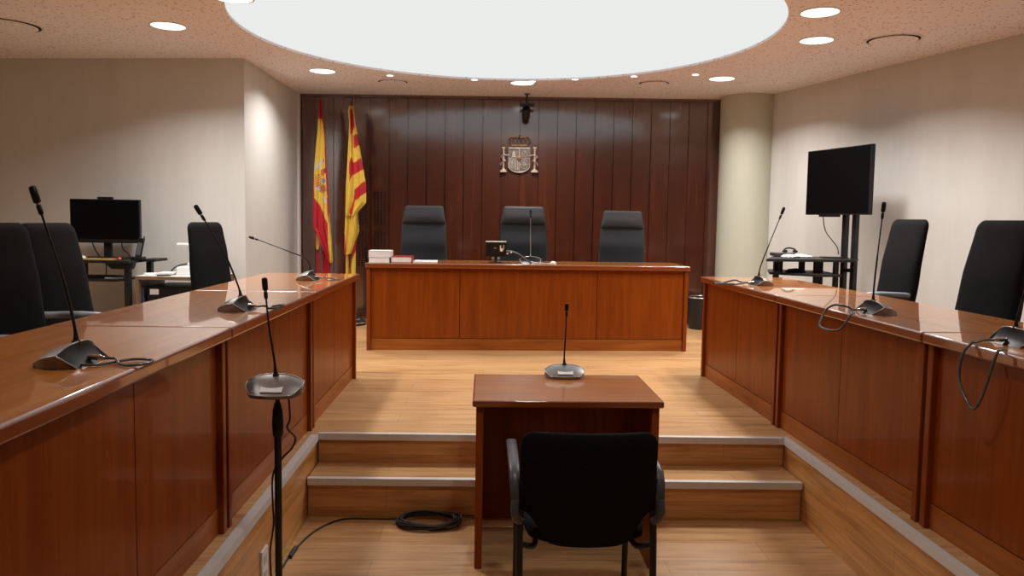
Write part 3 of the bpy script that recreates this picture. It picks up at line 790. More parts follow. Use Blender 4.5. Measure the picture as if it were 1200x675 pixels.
for z in (-0.035, 0.03):
    bm = BM(); box(bm, 0.009, 0.0115, -0.022, 0.022, z-0.018, z+0.018); obj('socket_insert', bm, sg, t)

# ------------------------------------------------------------------ books and screen on the judges bench
JT = 0.762
def book(label, x0, x1, y0, y1, z0, h, rot, cover=None, group='white books and papers on the judges bench', sheet=True, nm='book'):
    t = thing(nm, label, nm if nm == 'book' else 'papers', ((x0+x1)/2, (y0+y1)/2, z0), rot, group)
    w, d = (x1-x0)/2, (y1-y0)/2
    bm = BM(); box(bm, -w+0.003, w-0.006, -d+0.003, d-0.003, 0.002, h-0.002); obj('page_block', bm, paper, t, bevel=0.002)
    bm = BM(); box(bm, -w, w, -d, d, 0, 0.002); box(bm, -w, w, -d, d, h-0.002, h); 
    if cover is None: box(bm, w-0.006, w, -d, d, 0.002, h-0.002)
    else: box(bm, w-0.006, w-0.002, -d, d, 0.002, h-0.002)
    obj('cover', bm, cover or white_pl, t)
    return t
book('thick white book at the bottom of the stack of two', -1.012, -0.832, 6.70, 6.93, JT, 0.044, 0.02)
book('thick white book on top of the stack of two', -1.018, -0.820, 6.70, 6.94, JT+0.044, 0.055, 0.045)
book('thick white book with a dark red cover beside the stack of two', -0.835+0.015, -0.638, 6.71, 6.95, JT, 0.050, 0.02, red_book)
t = thing('paper_pad', 'thin sheaf of white paper right of the books', 'papers', (-0.525, 6.84, JT), 0.03)
bm = BM(); box(bm, -0.105, 0.10, -0.12, 0.12, 0, 0.009); obj('sheets', bm, paper, t, bevel=0.001)
bm = BM(); box(bm, -0.108, 0.103, -0.122, 0.122, 0.0092, 0.0112); obj('top_sheet', bm, paper, t)
t = thing('small_screen', 'small black screen seen from behind on a short stand, left of the thin microphone', 'screen', (0.097, 6.89, JT), 0)
M = Matrix.Translation((0, 0, 0.125)) @ Matrix.Rotation(math.radians(8), 4, 'X')
bm = BM(); box(bm, -0.093, 0.093, -0.012, 0.012, -0.070, 0.060, M); obj('screen_back', bm, blk, t, bevel=0.004)
bm = BM(); box(bm, -0.093, 0.093, -0.016, 0.016, 0.060, 0.069, M); obj('top_bar', bm, plain('light_bar', (0.42, 0.41, 0.40), 0.4), t, bevel=0.002)
bm = BM(); box(bm, -0.018, 0.004, -0.014, -0.012, 0.004, 0.014, M); obj('orange_mark', bm, orange_m, t)
bm = BM(); box(bm, 0.036, 0.046, -0.014, -0.012, -0.018, 0.034, M); box(bm, 0.046, 0.062, -0.0145, -0.012, -0.022, 0.008, M); obj('pale_tag', bm, paper, t)
bm = BM(); box(bm, 0.064, 0.075, -0.014, -0.012, -0.008, 0.038, M); obj('ochre_tag', bm, ochre_m, t)
bm = BM(); lathe(bm, [(0.07, 0.0), (0.07, 0.005), (0.02, 0.010), (0.009, 0.015), (0.009, 0.06), (0.020, 0.062)], 24); obj('stand', bm, blk_metal, t, smooth=True)
bm = BM(); 
for s in (-1, 1): lathe(bm, [(0.013, -0.008), (0.013, 0.008)], 12, M=Matrix.Translation((s*0.026, -0.004, 0.040)) @ Matrix.Rotation(PI/2, 4, 'X'))
obj('knob', bm, mic_rim, t)
bm = BM(); tube(bm, smooth_path([(0.095, -0.01, 0.105), (0.14, -0.02, 0.102), (0.20, -0.04, 0.085), (0.25, -0.06, 0.05), (0.30, -0.07, 0.012), (0.31, -0.075, 0.008)], 6), [0.009]*8+[0.007]*23, 10); obj('cable', bm, sheath_m, t, smooth=True)
bm = BM(); lathe(bm, [(0.007, -0.006), (0.011, 0.0), (0.007, 0.006)], 12, M=Matrix.Translation((0.135, -0.03, 0.094))); lathe(bm, [(0.006, -0.006), (0.010, 0.0), (0.006, 0.006)], 12, M=Matrix.Translation((0.101, -0.03, 0.084))); obj('connector', bm, chrome, t, smooth=True)
bm = BM(); rs = []
for a, r_ in ((0.0, 0.020), (0.008, 0.026), (0.016, 0.018), (0.022, 0.008)):
    rs.append([(r_*math.cos(2*PI*i/14)*(1+0.35*math.sin(i*2.3+a*200)), r_*math.sin(2*PI*i/14)*(1+0.3*math.cos(i*1.7)), a) for i in range(14)])
loft(bm, rs); o = obj('crumpled_tissue', bm, paper); o.location = (0.612, 6.86, JT); tag(o, 'small crumpled white tissue on the judges bench right of the microphone', 'tissue')

# ------------------------------------------------------------------ coat of arms (relief on the timber wall)
t = thing('coat_of_arms', 'silver coat of arms with crown, shield and two pillars on the timber wall', 'emblem', (0.365, BW(0.365)-0.002, 1.672))
t.rotation_euler = (0, 0, math.atan(-0.0464))
def ring_xz(bm, pts, r, closed=False, y=0, seg=6): tube(bm, [(a, y, b) for a, b in pts], r, seg, closed)
sh = [(-0.118, 0.272), (0.118, 0.272), (0.118, 0.08)]
for i in range(0, 13):
    a = PI*i/12; sh.append((0.118*math.cos(a), 0.075-0.075*math.sin(a)))
sh.append((-0.118, 0.08))
bm = BM(); prism(bm, sh, -0.022, 0.0, 'xz'); shield = obj('shield', bm, plain('shield_field', (0.15, 0.115, 0.10), 0.5, 0.5, 0.4, 60), t)
bm = BM(); ring_xz(bm, sh, 0.0065, True, -0.024)
box(bm, -0.115, 0.115, -0.032, -0.022, 0.258, 0.270); box(bm, -0.003, 0.003, -0.027, -0.02, 0.0, 0.262); box(bm, -0.115, 0.115, -0.027, -0.02, 0.152, 0.157)
obj('shield_border', bm, bronze, shield)
bm = BM()   # castle quarter
box(bm, -0.078, -0.044, -0.030, -0.02, 0.170, 0.208); box(bm, -0.074, -0.064, -0.032, -0.02, 0.205, 0.222); box(bm, -0.058, -0.048, -0.032, -0.02, 0.205, 0.222); box(bm, -0.068, -0.054, -0.034, -0.02, 0.205, 0.232); box(bm, -0.086, -0.036, -0.030, -0.02, 0.164, 0.172)
obj('castle', bm, bronze, shield, bevel=0.001)
bm = BM()   # stripes quarter
for i in range(5): box(bm, -0.104+i*0.021, -0.094+i*0.021, -0.029, -0.02, 0.05-0.008*min(i, 3) , 0.148)
obj('stripes', bm, bronze, shield)
bm = BM()   # rampant lion quarter
tube(bm, smooth_path([(0.040, -0.027, 0.175), (0.050, -0.028, 0.198), (0.066, -0.028, 0.212), (0.062, -0.028, 0.232), (0.050, -0.028, 0.238)], 4), [0.007]*6+[0.009]*6+[0.008]*5, 8)
for a, b in (((0.050, 0.200), (0.030, 0.212)), ((0.056, 0.190), (0.034, 0.196)), ((0.044, 0.180), (0.030, 0.166)), ((0.050, 0.180), (0.066, 0.164))): ring_xz(bm, [a, b], 0.005, False, -0.027)
tube(bm, smooth_path([(0.048, -0.027, 0.178), (0.078, -0.027, 0.180), (0.088, -0.027, 0.205), (0.080, -0.027, 0.222), (0.092, -0.027, 0.235)], 4), 0.004, 6)
obj('lion', bm, bronze, shield, smooth=True)
bm = BM()   # chains quarter
cxn, czn = 0.058, 0.090
for a in range(8):
    an = a*PI/4; ring_xz(bm, [(cxn, czn), (cxn+0.046*math.cos(an), czn+0.050*math.sin(an))], 0.0045, False, -0.026)
for r_ in (0.024, 0.045): ring_xz(bm, [(cxn+r_*math.cos(2*PI*i/16), czn+r_*1.1*math.sin(2*PI*i/16)) for i in range(16)], 0.004, True, -0.026)
obj('chains', bm, bronze, shield)
bm = BM(); lathe(bm, [(0.026, 0.0), (0.026, 0.006), (0.022, 0.008)], 20, M=Matrix.Translation((0, -0.022, 0.150)) @ Matrix.Rotation(PI/2, 4, 'X'), sy=1.25); obj('oval_escutcheon', bm, bronze_d, shield, smooth=True)
# crown
bm = BM()
prism(bm, [(-0.085, 0.285), (0.085, 0.285), (0.092, 0.312), (-0.092, 0.312)], -0.040, 0.0, 'xz')
for sx in (-1, -0.62, -0.22, 0.22, 0.62, 1):
    pts = [(sx*0.088, -0.030, 0.312), (sx*0.118, -0.032, 0.350), (sx*0.088, -0.034, 0.386), (sx*0.02, -0.034, 0.378)]
    tube(bm, smooth_path(pts, 5), 0.007, 8)
    lathe(bm, [(0.004, -0.011), (0.011, 0.0), (0.004, 0.011)], 10, (sx*0.098, -0.036, 0.347))
ring_xz(bm, [(-0.09, 0.313), (0.09, 0.313)], 0.006, False, -0.04)
for i in range(7): lathe(bm, [(0.003, -0.008), (0.008, 0.0), (0.003, 0.008)], 8, (-0.078+0.026*i, -0.042, 0.326))
lathe(bm, [(0.004, -0.012), (0.013, 0.0), (0.004, 0.012)], 12, (0, -0.034, 0.390)); box(bm, -0.003, 0.003, -0.037, -0.031, 0.400, 0.420); box(bm, -0.009, 0.009, -0.037, -0.031, 0.409, 0.414)
obj('crown', bm, bronze_d, t, smooth=True)
for s in (-1, 1):
    bm = BM(); px = s*0.172
    lathe(bm, [(0.014, 0.028), (0.011, 0.045), (0.0105, 0.245), (0.015, 0.252), (0.018, 0.268)], 16, (px, -0.022, 0))
    box(bm, px-0.036, px+0.036, -0.045, 0.0, 0.0, 0.018); box(bm, px-0.024, px+0.024, -0.042, 0.0, 0.018, 0.030); box(bm, px-0.020, px+0.020, -0.040, -0.004, 0.266, 0.276)
    pl = obj('pillar', bm, plain('pillar_metal_%d' % s, (0.55, 0.45, 0.36), 0.4, 0.6, 0.2), t, bevel=0.001)
    bm = BM(); tube(bm, smooth_path([(px-s*0.065, -0.03, 0.185), (px-s*0.03, -0.04, 0.186), (px, -0.045, 0.192), (px+s*0.030, -0.03, 0.170), (px, -0.02, 0.150), (px-s*0.022, -0.035, 0.125), (px, -0.045, 0.118), (px+s*0.026, -0.03, 0.100), (px+s*0.030, -0.03, 0.075)], 5), 0.0058, 8)
    obj('ribbon', bm, bronze, pl, smooth=True)
    bm = BM(); lathe(bm, [(0.016, 0.276), (0.020, 0.288), (0.013, 0.296), (0.004, 0.302)], 14, (px, -0.022, 0)); obj('small_crown', bm, bronze_d, pl, smooth=True)

# security camera under the ceiling
t = thing('security_camera', 'small dark security camera hanging under the ceiling above the coat of arms', 'camera', (0.43, 8.36, CZ))
bm = BM(); box(bm, -0.075, 0.075, -0.02, 0.02, -0.135, -0.105); lathe(bm, [(0.010, -0.11), (0.010, 0.0)], 12); lathe(bm, [(0.03, -0.008), (0.03, 0.0)], 16); obj('bracket', bm, blk_metal, t)
M = Matrix.Translation((-0.01, -0.03, -0.20)) @ Matrix.Rotation(math.radians(62), 4, 'X')
bm = BM(); lathe(bm, [(0.040, -0.09), (0.044, -0.06), (0.044, 0.06), (0.034, 0.075)], 20, M=M); obj('camera_body', bm, blk, t, smooth=True)
bm = BM(); lathe(bm, [(0.026, 0.074), (0.026, 0.082)], 16, M=M); obj('lens', bm, blk_gloss, t)

# ------------------------------------------------------------------ flags
def fx(px): return -1.425+(px-411)*0.00886
def fz(px, py): return 2.311-(py-124)*0.0090-(px-411)*0.00023
def inside(p, poly):
    x, y = p; c = False; n = len(poly)
    for i in range(n):
        x1_, y1_ = poly[i]; x2_, y2_ = poly[(i+1) % n]
        if (y1_ > y) != (y2_ > y) and x < (x2_-x1_)*(y-y1_)/(y2_-y1_)+x1_: c = not c
    return c
def cloth(name, parent, rows, pats, mats, yc, amp, freq, ph, base=0, th=0.004, tw=0.0):
    """rows: (height, left, right) outline of the hanging cloth; pats: coloured regions in the same plane"""
    bm = BM(); ny, nx = 190, 44
    def edge(v):
        for (a, la, ra), (b, lb_, rb) in zip(rows, rows[1:]):
            if a <= v <= b:
                f = (v-a)/(b-a); return la+(lb_-la)*f, ra+(rb-ra)*f
        return rows[-1][1:]
    g = []
    for j in range(ny+1):
        v = rows[0][0]+(rows[-1][0]-rows[0][0])*j/ny; l, r = edge(v); row = []
        for i in range(nx+1):
            f = i/nx; q = l+(r-l)*f
            fold = amp*min(1, (r-l)/10)*math.sin(freq*2*PI*f+ph+0.012*v) + amp*0.3*math.sin(freq*4.7*PI*f+0.03*v)
            row.append((bm.verts.new((fx(q)-parent.location.x, yc+fold+tw*f-parent.location.y, fz(q, v)-parent.location.z)), q, v))
        g.append(row)
    for j in range(ny):
        for i in range(nx):
            f = bm.faces.new((g[j][i][0], g[j][i+1][0], g[j+1][i+1][0], g[j+1][i][0]))
            q = (g[j][i][1]+g[j+1][i+1][1])/2; v = (g[j][i][2]+g[j+1][i+1][2])/2
            mi = base
            for poly, m in pats:
                if inside((q, v), poly): mi = m
            f.material_index = mi
    o = obj(name, bm, mats, parent, smooth=True, angle=False)
    md = o.modifiers.new('thick', 'SOLIDIFY'); md.thickness = th
    return o
FM = [red_f, yel_f, grey_f, blue_f, gold_f]
def flag_stand(label, x, y, top, nm='flag'):
    t = thing('flag_on_stand', label, 'flag', (x, y, 0), 0, 'two flags on floor stands')
    bm = BM(); lathe(bm, [(0.165, 0.0), (0.165, 0.012), (0.150, 0.028), (0.150, 0.045), (0.10, 0.06), (0.10, 0.085), (0.035, 0.105), (0.03, 0.17)], 40)
    obj('base', bm, blk_metal, t, smooth=True)
    bm = BM()
    for z, r in ((0.028, 0.158), (0.062, 0.108), (0.105, 0.04)): tube(bm, [(r*math.cos(2*PI*i/40), r*math.sin(2*PI*i/40), z) for i in range(40)], 0.0075, 6, True)
    obj('chrome_ring', bm, chrome, t, smooth=True)
    bm = BM(); lathe(bm, [(0.013, 0.10), (0.013, top-0.02)], 14); obj('pole', bm, bronze_d, t, smooth=True)
    bm = BM(); lathe(bm, [(0.012, top-0.02), (0.019, top-0.01), (0.010, top), (0.016, top+0.02), (0.002, top+0.05)], 14); obj('finial', bm, bronze_d, t, smooth=True)
    return t
# striped flag
t = flag_stand('yellow and red striped flag hanging on a pole beside the judges bench', fx(410.5), 8.24, 2.32)
t2rows = [(124.5, 409.5, 414.5), (130, 408, 415.5), (144, 409.5, 417.2), (160, 409, 420.5), (190, 407.5, 425.5), (215, 406, 429.8), (235, 405.5, 430.0), (238, 405.5, 428), (246, 405.2, 421), (252, 405.2, 417.5)]
pat = [([(411, 130), (414, 126), (416.5, 145), (411.5, 160.5)], 0), ([(414.3, 158), (419.5, 156.5), (422.5, 169), (415.2, 173)], 0),
       ([(410.3, 190), (412.8, 183), (414.5, 190), (424, 184), (427, 197), (413.5, 204.5), (410.3, 213)], 0),
       ([(415.5, 221), (428.5, 210), (432, 222), (416.2, 234), (411.4, 257), (410, 247), (415.2, 231.7)], 0)]
cloth('cloth', t, t2rows, pat, FM, 8.17, 0.022, 1.5, 0.6, base=1)
low = [(250, 405.2, 418.5), (262, 404.8, 418.3), (268, 404.5, 418), (285, 403.7, 415.5), (296, 404, 412), (297, 404.2, 409)]
cloth('cloth_fold', t, low, [([(403, 278), (405, 272), (405.8, 296), (403, 298)], 0), ([(410, 246), (412, 246), (411.6, 256), (410.6, 258)], 0)], FM, 8.18, 0.018, 1.3, 1.4, base=1)
cloth('cloth_fold', t, [(248, 416, 419.5), (258, 415.5, 420), (270, 416.5, 420.5), (275, 416, 419), (281, 415, 416.5)], [], FM, 8.225, 0.012, 1.0, 0.4, base=1)
cloth('cloth_fold', t, [(270, 404.6, 418), (290, 404.5, 416.3), (316, 404.5, 416), (332, 404.8, 416), (362, 405, 416)],
      [([(411, 276), (417, 266), (418, 288), (412.5, 302), (410, 314), (408, 312), (407.5, 296)], 0), ([(408, 300), (408.5, 318), (407.8, 345), (407, 345)], 0)], FM, 8.235, 0.014, 1.6, 0.2, base=1)
# flag with the coat of arms
t = flag_stand('red and yellow flag with a coat of arms, on the pole nearest the left corner', fx(376.5), 8.24, 2.36)
rows1 = [(119, 374.5, 377), (128, 374, 378.5), (141, 373.3, 380), (155, 372.5, 381.5), (175, 370.5, 382.5), (195, 369, 383.5), (220, 367.5, 385), (232, 367.3, 385.5), (250, 367.2, 386), (268, 367.5, 387), (272, 370.5, 387.2), (290, 378.5, 388.5), (305, 385.2, 388.8), (306, 386, 388.8)]
pat = [([(373, 142), (377.2, 140), (381, 158), (382, 190), (384, 230), (384.5, 268), (386.5, 268), (382, 258), (376, 243), (369, 234), (368.5, 200), (371, 170)], 1),
       ([(367, 233), (369, 232), (376, 243), (384.8, 262), (386, 268), (386.3, 306), (380, 300), (366, 272)], 0),
       ([(384, 250), (385.5, 256), (390, 305), (386.3, 306)], 1),
       # arms
       ([(373.5, 191), (378, 187), (379, 190), (374, 196)], 2), ([(370, 197), (374, 193), (375.5, 199), (371, 200)], 2), ([(378, 187.5), (380.5, 187), (381, 191), (378.5, 191)], 4),
       ([(376, 200), (382.5, 197), (383, 203), (377, 207)], 0), ([(377, 200), (380, 199), (381, 205), (378, 206)], 4),
       ([(377, 210), (381.5, 209), (383, 213), (380, 216), (377, 214)], 3),
       ([(374, 218), (378, 216), (383, 218), (383.5, 224), (379, 227), (374.5, 225)], 4), ([(376, 219), (381, 218), (382, 223), (377, 224.5)], 0), ([(377.5, 220), (380, 219.5), (380.5, 222.5), (378, 223)], 4),
       ([(370.5, 219), (373.5, 218), (375, 223), (371.5, 224)], 2), ([(378, 231), (381.5, 229.5), (383.5, 237), (381, 239)], 2)]
for i in range(5):
    pat.append(([(368.8+i*0.4, 209+i*2.6), (376+i*0.2, 203.5+i*2.6), (376+i*0.2, 204.6+i*2.6), (368.8+i*0.4, 210.2+i*2.6)], 0))
cloth('cloth', t, rows1, pat, FM, 8.17, 0.020, 1.4, 0.9, base=0)
cloth('cloth_fold', t, [(262, 370, 375), (275, 370, 374.8), (287, 370, 373.8), (293, 370.5, 372.5)], [], FM, 8.20, 0.010, 1.0, 0.2, base=1)
cloth('cloth_fold', t, [(258, 367.5, 372), (290, 368.2, 372.5), (291, 369.8, 373), (330, 370, 373.5), (362, 370, 374)], [], FM, 8.225, 0.010, 1.0, 1.2, base=0)
cloth('cloth_fold', t, [(285, 377, 387), (305, 377, 386.8), (318, 377, 386), (335, 377.2, 386), (362, 377, 386)], [], FM, 8.23, 0.014, 1.5, 0.5, base=0)
cloth('cloth_fold', t, [(250, 384, 386), (280, 384.5, 388.5), (300, 385, 390), (306, 386, 390), (308, 387, 388.5)], [], FM, 8.195, 0.006, 1.0, 0.5, base=1)

# waste bin
t = thing('waste_bin', 'black round waste bin with a silver rim between the judges bench and right benches', 'bin', (2.345, 8.34-0.13, 0))
bm = BM(); lathe(bm, [(0.118, 0.0), (0.125, 0.02), (0.145, 0.335), (0.138, 0.335), (0.118, 0.03)], 40); obj('bin_body', bm, bin_m, t, smooth=True)
bm = BM(); tube(bm, [(0.1455*math.cos(2*PI*i/48), 0.1455*math.sin(2*PI*i/48), 0.343) for i in range(48)], 0.008, 8, True); obj('rim', bm, chrome, t, smooth=True)

# ------------------------------------------------------------------ television and its trolley (right)
dT = Vector((0.197, -0.8, 0)).normalized(); nT = Vector((-dT.y, dT.x, 0))*-1   # nT faces the room
if nT.x > 0: nT = -nT
ang = math.atan2(dT.y, dT.x)
cT = Vector((2.966, 6.40, 0))
t = thing('television', 'flat black television turned to the room on the stand by the right wall', 'television', (cT.x, cT.y, 0), ang)
bm = BM(); box(bm, -0.395, 0.388, -0.020, 0.020, 1.234, 1.795); obj('casing', bm, blk, t, bevel=0.004)
bm = BM(); box(bm, -0.387, 0.380, -0.022, -0.0195, 1.246, 1.787); obj('screen', bm, blk_gloss, t)
bm = BM(); box(bm, -0.16, 0.16, 0.02, 0.05, 1.30, 1.60); box(bm, -0.22, 0.0, -0.015, 0.03, 1.216, 1.234); obj('mount_plate', bm, blk_metal, t)
bm = BM(); tube(bm, smooth_path([(-0.18, 0.0, 1.225), (-0.165, 0.0, 1.15), (-0.14, 0.01, 1.08), (-0.08, 0.02, 1.02), (-0.02, 0.03, 0.96), (0.0, 0.03, 0.90)], 6), 0.0045, 8); obj('cable', bm, cable_m, t, smooth=True)
t = thing('television_stand', 'black two-post television trolley with shelves by the right wall', 'trolley', (cT.x, cT.y, 0), ang)
for s in (0.020, 0.140):
    bm = BM(); box(bm, s-0.022, s+0.022, 0.052, 0.092, 0.06, 1.60); obj('post', bm, blk_metal, t, bevel=0.003)
for z0_, z1_ in ((0.755, 0.785), (1.25, 1.29)):
    bm = BM(); box(bm, 0.042, 0.118, 0.055, 0.09, z0_, z1_); obj('cross_bar', bm, blk_metal, t)
bm = BM(); box(bm, -0.35, 0.35, 0.04, 0.09, 0.06, 0.10)
for s in (-0.33, 0.33): box(bm, s-0.025, s+0.025, -0.35, 0.28, 0.06, 0.10)
obj('foot_frame', bm, blk_metal, t, bevel=0.003)
for a, b in ((-0.33, -0.32), (-0.33, 0.25), (0.33, -0.32), (0.33, 0.25)):
    bm = BM(); lathe(bm, [(0.022, -0.012), (0.030, -0.008), (0.030, 0.008), (0.022, 0.012)], 16, M=Matrix.Translation((a, b, 0.030)) @ Matrix.Rotation(PI/2, 4, 'Y')); obj('caster', bm, blk, t, smooth=True)
# side shelf unit with two tiers
t = thing('equipment_shelf', 'low black two-tier equipment shelf left of the television posts', 'shelf', (2.70, 6.40, 0), 0)
topz = 0.868
bm = BM(); prism(bm, [(-0.43, -0.28), (0.33, -0.24), (0.44, -0.05), (0.42, 0.20), (-0.10, 0.40)], topz-0.022, topz); obj('upper_shelf', bm, desk_dark, t, bevel=0.002)
bm = BM(); prism(bm, [(-0.33, -0.10), (-0.02, -0.35), (0.18, -0.32), (0.24, 0.2), (-0.20, 0.30)], 0.730, 0.750); obj('lower_shelf', bm, desk_dark, t, bevel=0.002)
for a, b, w_ in ((-0.20, 0.10, 0.02), (-0.02, 0.0, 0.02), (0.10, -0.05, 0.03), (0.20, -0.16, 0.018), (-0.22, -0.05, 0.014)):
    bm = BM(); box(bm, a-w_, a+w_, b-w_, b+w_, 0.05 if a in (-0.20, 0.20, 0.10) else 0.74, topz-0.02); obj('upright', bm, blk_metal, t)
bm = BM(); box(bm, -0.24, 0.24, -0.20, 0.24, 0.03, 0.06); obj('base_plate', bm, desk_dark, t)
t = thing('media_player', 'flat dark electronic box on the left end of the equipment shelf', 'electronic device', (2.62, 6.62, topz), -0.1)
bm = BM(); box(bm, -0.11, 0.11, -0.08, 0.08, 0.003, 0.032); obj('case', bm, plain('brown_case', (0.05, 0.042, 0.04), 0.4), t, bevel=0.003)
bm = BM(); 
for a in (-0.09, 0.09):
    for b in (-0.06, 0.06): lathe(bm, [(0.008, 0.0), (0.008, 0.004)], 8, (a, b, 0))
obj('foot', bm, blk, t)
t = thing('headset', 'small black headset lying on the flat box on the equipment shelf', 'headset', (2.655, 6.60, topz+0.032), 0)
bm = BM(); tube(bm, smooth_path([(-0.05, 0, 0.008), (-0.045, 0.01, 0.03), (0, 0.02, 0.042), (0.045, 0.01, 0.03), (0.05, 0, 0.008)], 5), 0.007, 8); obj('headband', bm, blk, t, smooth=True)
for s in (-1, 1):
    bm = BM(); lathe(bm, [(0.010, -0.010), (0.022, -0.005), (0.022, 0.006), (0.012, 0.012)], 16, (s*0.045, 0, 0.013)); obj('ear_cup', bm, blk, t, smooth=True)
# white crumpled cloth
bm = BM(); n1, n2 = 26, 12; g = []
rnd = random.Random(3)
ph = [rnd.uniform(0, 6) for _ in range(8)]
for i in range(n1+1):
    row = []
    for j in range(n2+1):
        u = i/n1; v = j/n2
        x = -0.13+0.27*u+0.02*math.sin(v*7+ph[0]); y = -0.13+0.12*u+0.15*v*(1-0.4*u)+0.015*math.sin(u*9+ph[1])
        z = 0.006+0.030*abs(math.sin(u*6+v*3+ph[2]))*(math.sin(PI*v)**0.6)*(math.sin(PI*min(1, max(0, u)))**0.5)+0.010*abs(math.sin(u*17+v*11))
        row.append(bm.verts.new((x, y, z)))
    g.append(row)
for i in range(n1):
    for j in range(n2): bm.faces.new((g[i][j], g[i+1][j], g[i+1][j+1], g[i][j+1]))
o = obj('crumpled_cloth', bm, paper, smooth=True, angle=False); o.modifiers.new('t', 'SOLIDIFY').thickness = 0.004; o.location = (2.62, 6.40, topz); o.scale = (0.95, 0.8, 0.8)
tag(o, 'crumpled white cloth on the equipment shelf', 'cloth')
o.rotation_euler = (0, 0, 0.0)
t = thing('tablet', 'thin dark tablet lying on the right of the equipment shelf', 'tablet', (2.95, 6.40, topz), -0.2)
bm = BM(); box(bm, -0.10, 0.10, -0.07, 0.07, 0.0, 0.010); obj('case', bm, blk, t, bevel=0.003)
bm = BM(); box(bm, -0.09, 0.09, -0.06, 0.06, 0.010, 0.0115); obj('screen', bm, blk_gloss, t)
bm = BM(); rs = []
for x_, r_ in ((-0.09, 0.006), (-0.06, 0.014), (0.0, 0.017), (0.05, 0.013), (0.08, 0.005)): rs.append([(x_, a*2.2, 0.75+0.0+r_+b) for a, b in sup(r_, r_, 12, 2)])
loft(bm, rs); o = obj('folded_cloth', bm, blue_m, smooth=True); o.location = (2.60, 6.32, 0.0); tag(o, 'dark blue folded cloth on the lower tier of the equipment shelf', 'cloth')

# ------------------------------------------------------------------ computer corner (left)
t = thing('computer_desk', 'small dark computer desk with a keyboard tray against the left rear wall', 'desk', (-3.15, 6.55, 0), -0.05)
DT = 0.768
bm = BM(); box(bm, -0.36, 0.28, -0.22, 0.20, DT-0.022, DT); box(bm, 0.27, 0.40, -0.02, 0.20, DT-0.016, DT+0.006); obj('desktop', bm, desk_dark, t, bevel=0.004)
bm = BM(); box(bm, -0.34, 0.18, -0.20, 0.10, 0.595, 0.615); obj('keyboard_tray', bm, desk_dark, t, bevel=0.003)
for a, b in ((-0.34, -0.18), (-0.34, 0.16), (0.215, -0.18), (0.30, 0.02)):
    bm = BM(); box(bm, a, a+0.045, b, b+0.045, 0.0, DT-0.02); obj('leg', bm, blk_metal, t, bevel=0.003)
bm = BM(); prism(bm, [(0.06, DT-0.022), (0.30, DT-0.022), (0.28, DT-0.07), (0.12, DT-0.07)], -0.19, -0.14, 'xz'); obj('side_bracket', bm, blk_metal, t)
bm = BM(); box(bm, -0.32, 0.26, 0.06, 0.09, 0.10, 0.20); obj('cross_bar', bm, blk_metal, t)
t = thing('desktop_monitor', 'black desktop monitor with a webcam on the dark computer desk', 'monitor', (-3.205, 6.62, DT), 0.02)
bm = BM(); box(bm, -0.287, 0.287, -0.015, 0.020, 0.132, 0.500); obj('casing', bm, blk, t, bevel=0.004)
bm = BM(); box(bm, -0.278, 0.278, -0.0165, -0.0145, 0.165, 0.491); obj('screen', bm, blk_gloss, t)
bm = BM(); box(bm, -0.032, 0.032, 0.02, 0.05, 0.01, 0.30); obj('neck', bm, blk, t, bevel=0.003)
bm = BM(); box(bm, -0.17, 0.17, -0.09, 0.10, 0.0, 0.014); obj('foot', bm, blk, t, bevel=0.005)
bm = BM(); tube(bm, smooth_path([(-0.14, 0.03, 0.16), (-0.12, 0.05, 0.08), (-0.09, 0.06, 0.02), (-0.08, 0.16, -0.06), (-0.09, 0.17, -0.2)], 5), 0.005, 6)
tube(bm, smooth_path([(0.11, 0.03, 0.15), (0.115, 0.05, 0.08), (0.15, 0.08, 0.03), (0.14, 0.17, -0.05), (0.10, 0.16, -0.2), (0.08, 0.15, -0.45)], 5), 0.005, 6); obj('cable', bm, cable_m, t, smooth=True)
t = thing('webcam', 'small black webcam on top of the desktop monitor', 'webcam', (-3.205, 6.62, DT+0.500), 0.02)
bm = BM(); box(bm, -0.062, 0.062, -0.018, 0.018, 0.0, 0.020); obj('body', bm, blk, t, bevel=0.006)
bm = BM(); lathe(bm, [(0.008, 0.0), (0.008, 0.003)], 14, M=Matrix.Translation((0, -0.018, 0.010)) @ Matrix.Rotation(PI/2, 4, 'X')); obj('lens', bm, blk_gloss, t)
t = thing('cordless_phone', 'black cordless phone standing in its cradle beside the monitor', 'phone', (-2.885, 6.48, DT), 0)
M = Matrix.Translation((0.0, 0.01, 0.02)) @ Matrix.Rotation(math.radians(12), 4, 'Y')
bm = BM(); box(bm, -0.045, 0.055, -0.04, 0.04, 0.0, 0.028); obj('cradle', bm, blk, t, bevel=0.008)
bm = BM(); box(bm, -0.024, 0.024, -0.013, 0.013, 0.0, 0.165, M); box(bm, 0.012, 0.022, -0.006, 0.006, 0.160, 0.185, M); obj('handset', bm, blk, t, bevel=0.005)
bm = BM(); box(bm, -0.017, 0.017, -0.0145, -0.0125, 0.02, 0.125, M); obj('keypad', bm, plain('keypad_grey', (0.10, 0.10, 0.12), 0.4), t)
bm = BM(); box(bm, -0.13, 0.11, -0.05, 0.05, 0, 0.012); o = obj('paper_folder', bm, folder_m, bevel=0.002); o.location = (-3.150, 6.40, DT); tag(o, 'flat yellow-brown folder on the front edge of the computer desk', 'folder')
bm = BM(); lathe(bm, [(0.012, 0), (0.018, 0.006), (0.012, 0.022), (0.004, 0.026)], 14); o = obj('red_stamp', bm, red_pl, smooth=True); o.location = (-3.005, 6.42, DT); tag(o, 'tiny red stamp at the right end of the yellow folder', 'stamp')
bm = BM(); rs = [[(x_, y_, z_) for x_, y_ in sup(a, b, 20, 2.4)] for a, b, z_ in ((0.060, 0.035, 0.0), (0.064, 0.038, 0.010), (0.055, 0.032, 0.028), (0.025, 0.015, 0.036))]
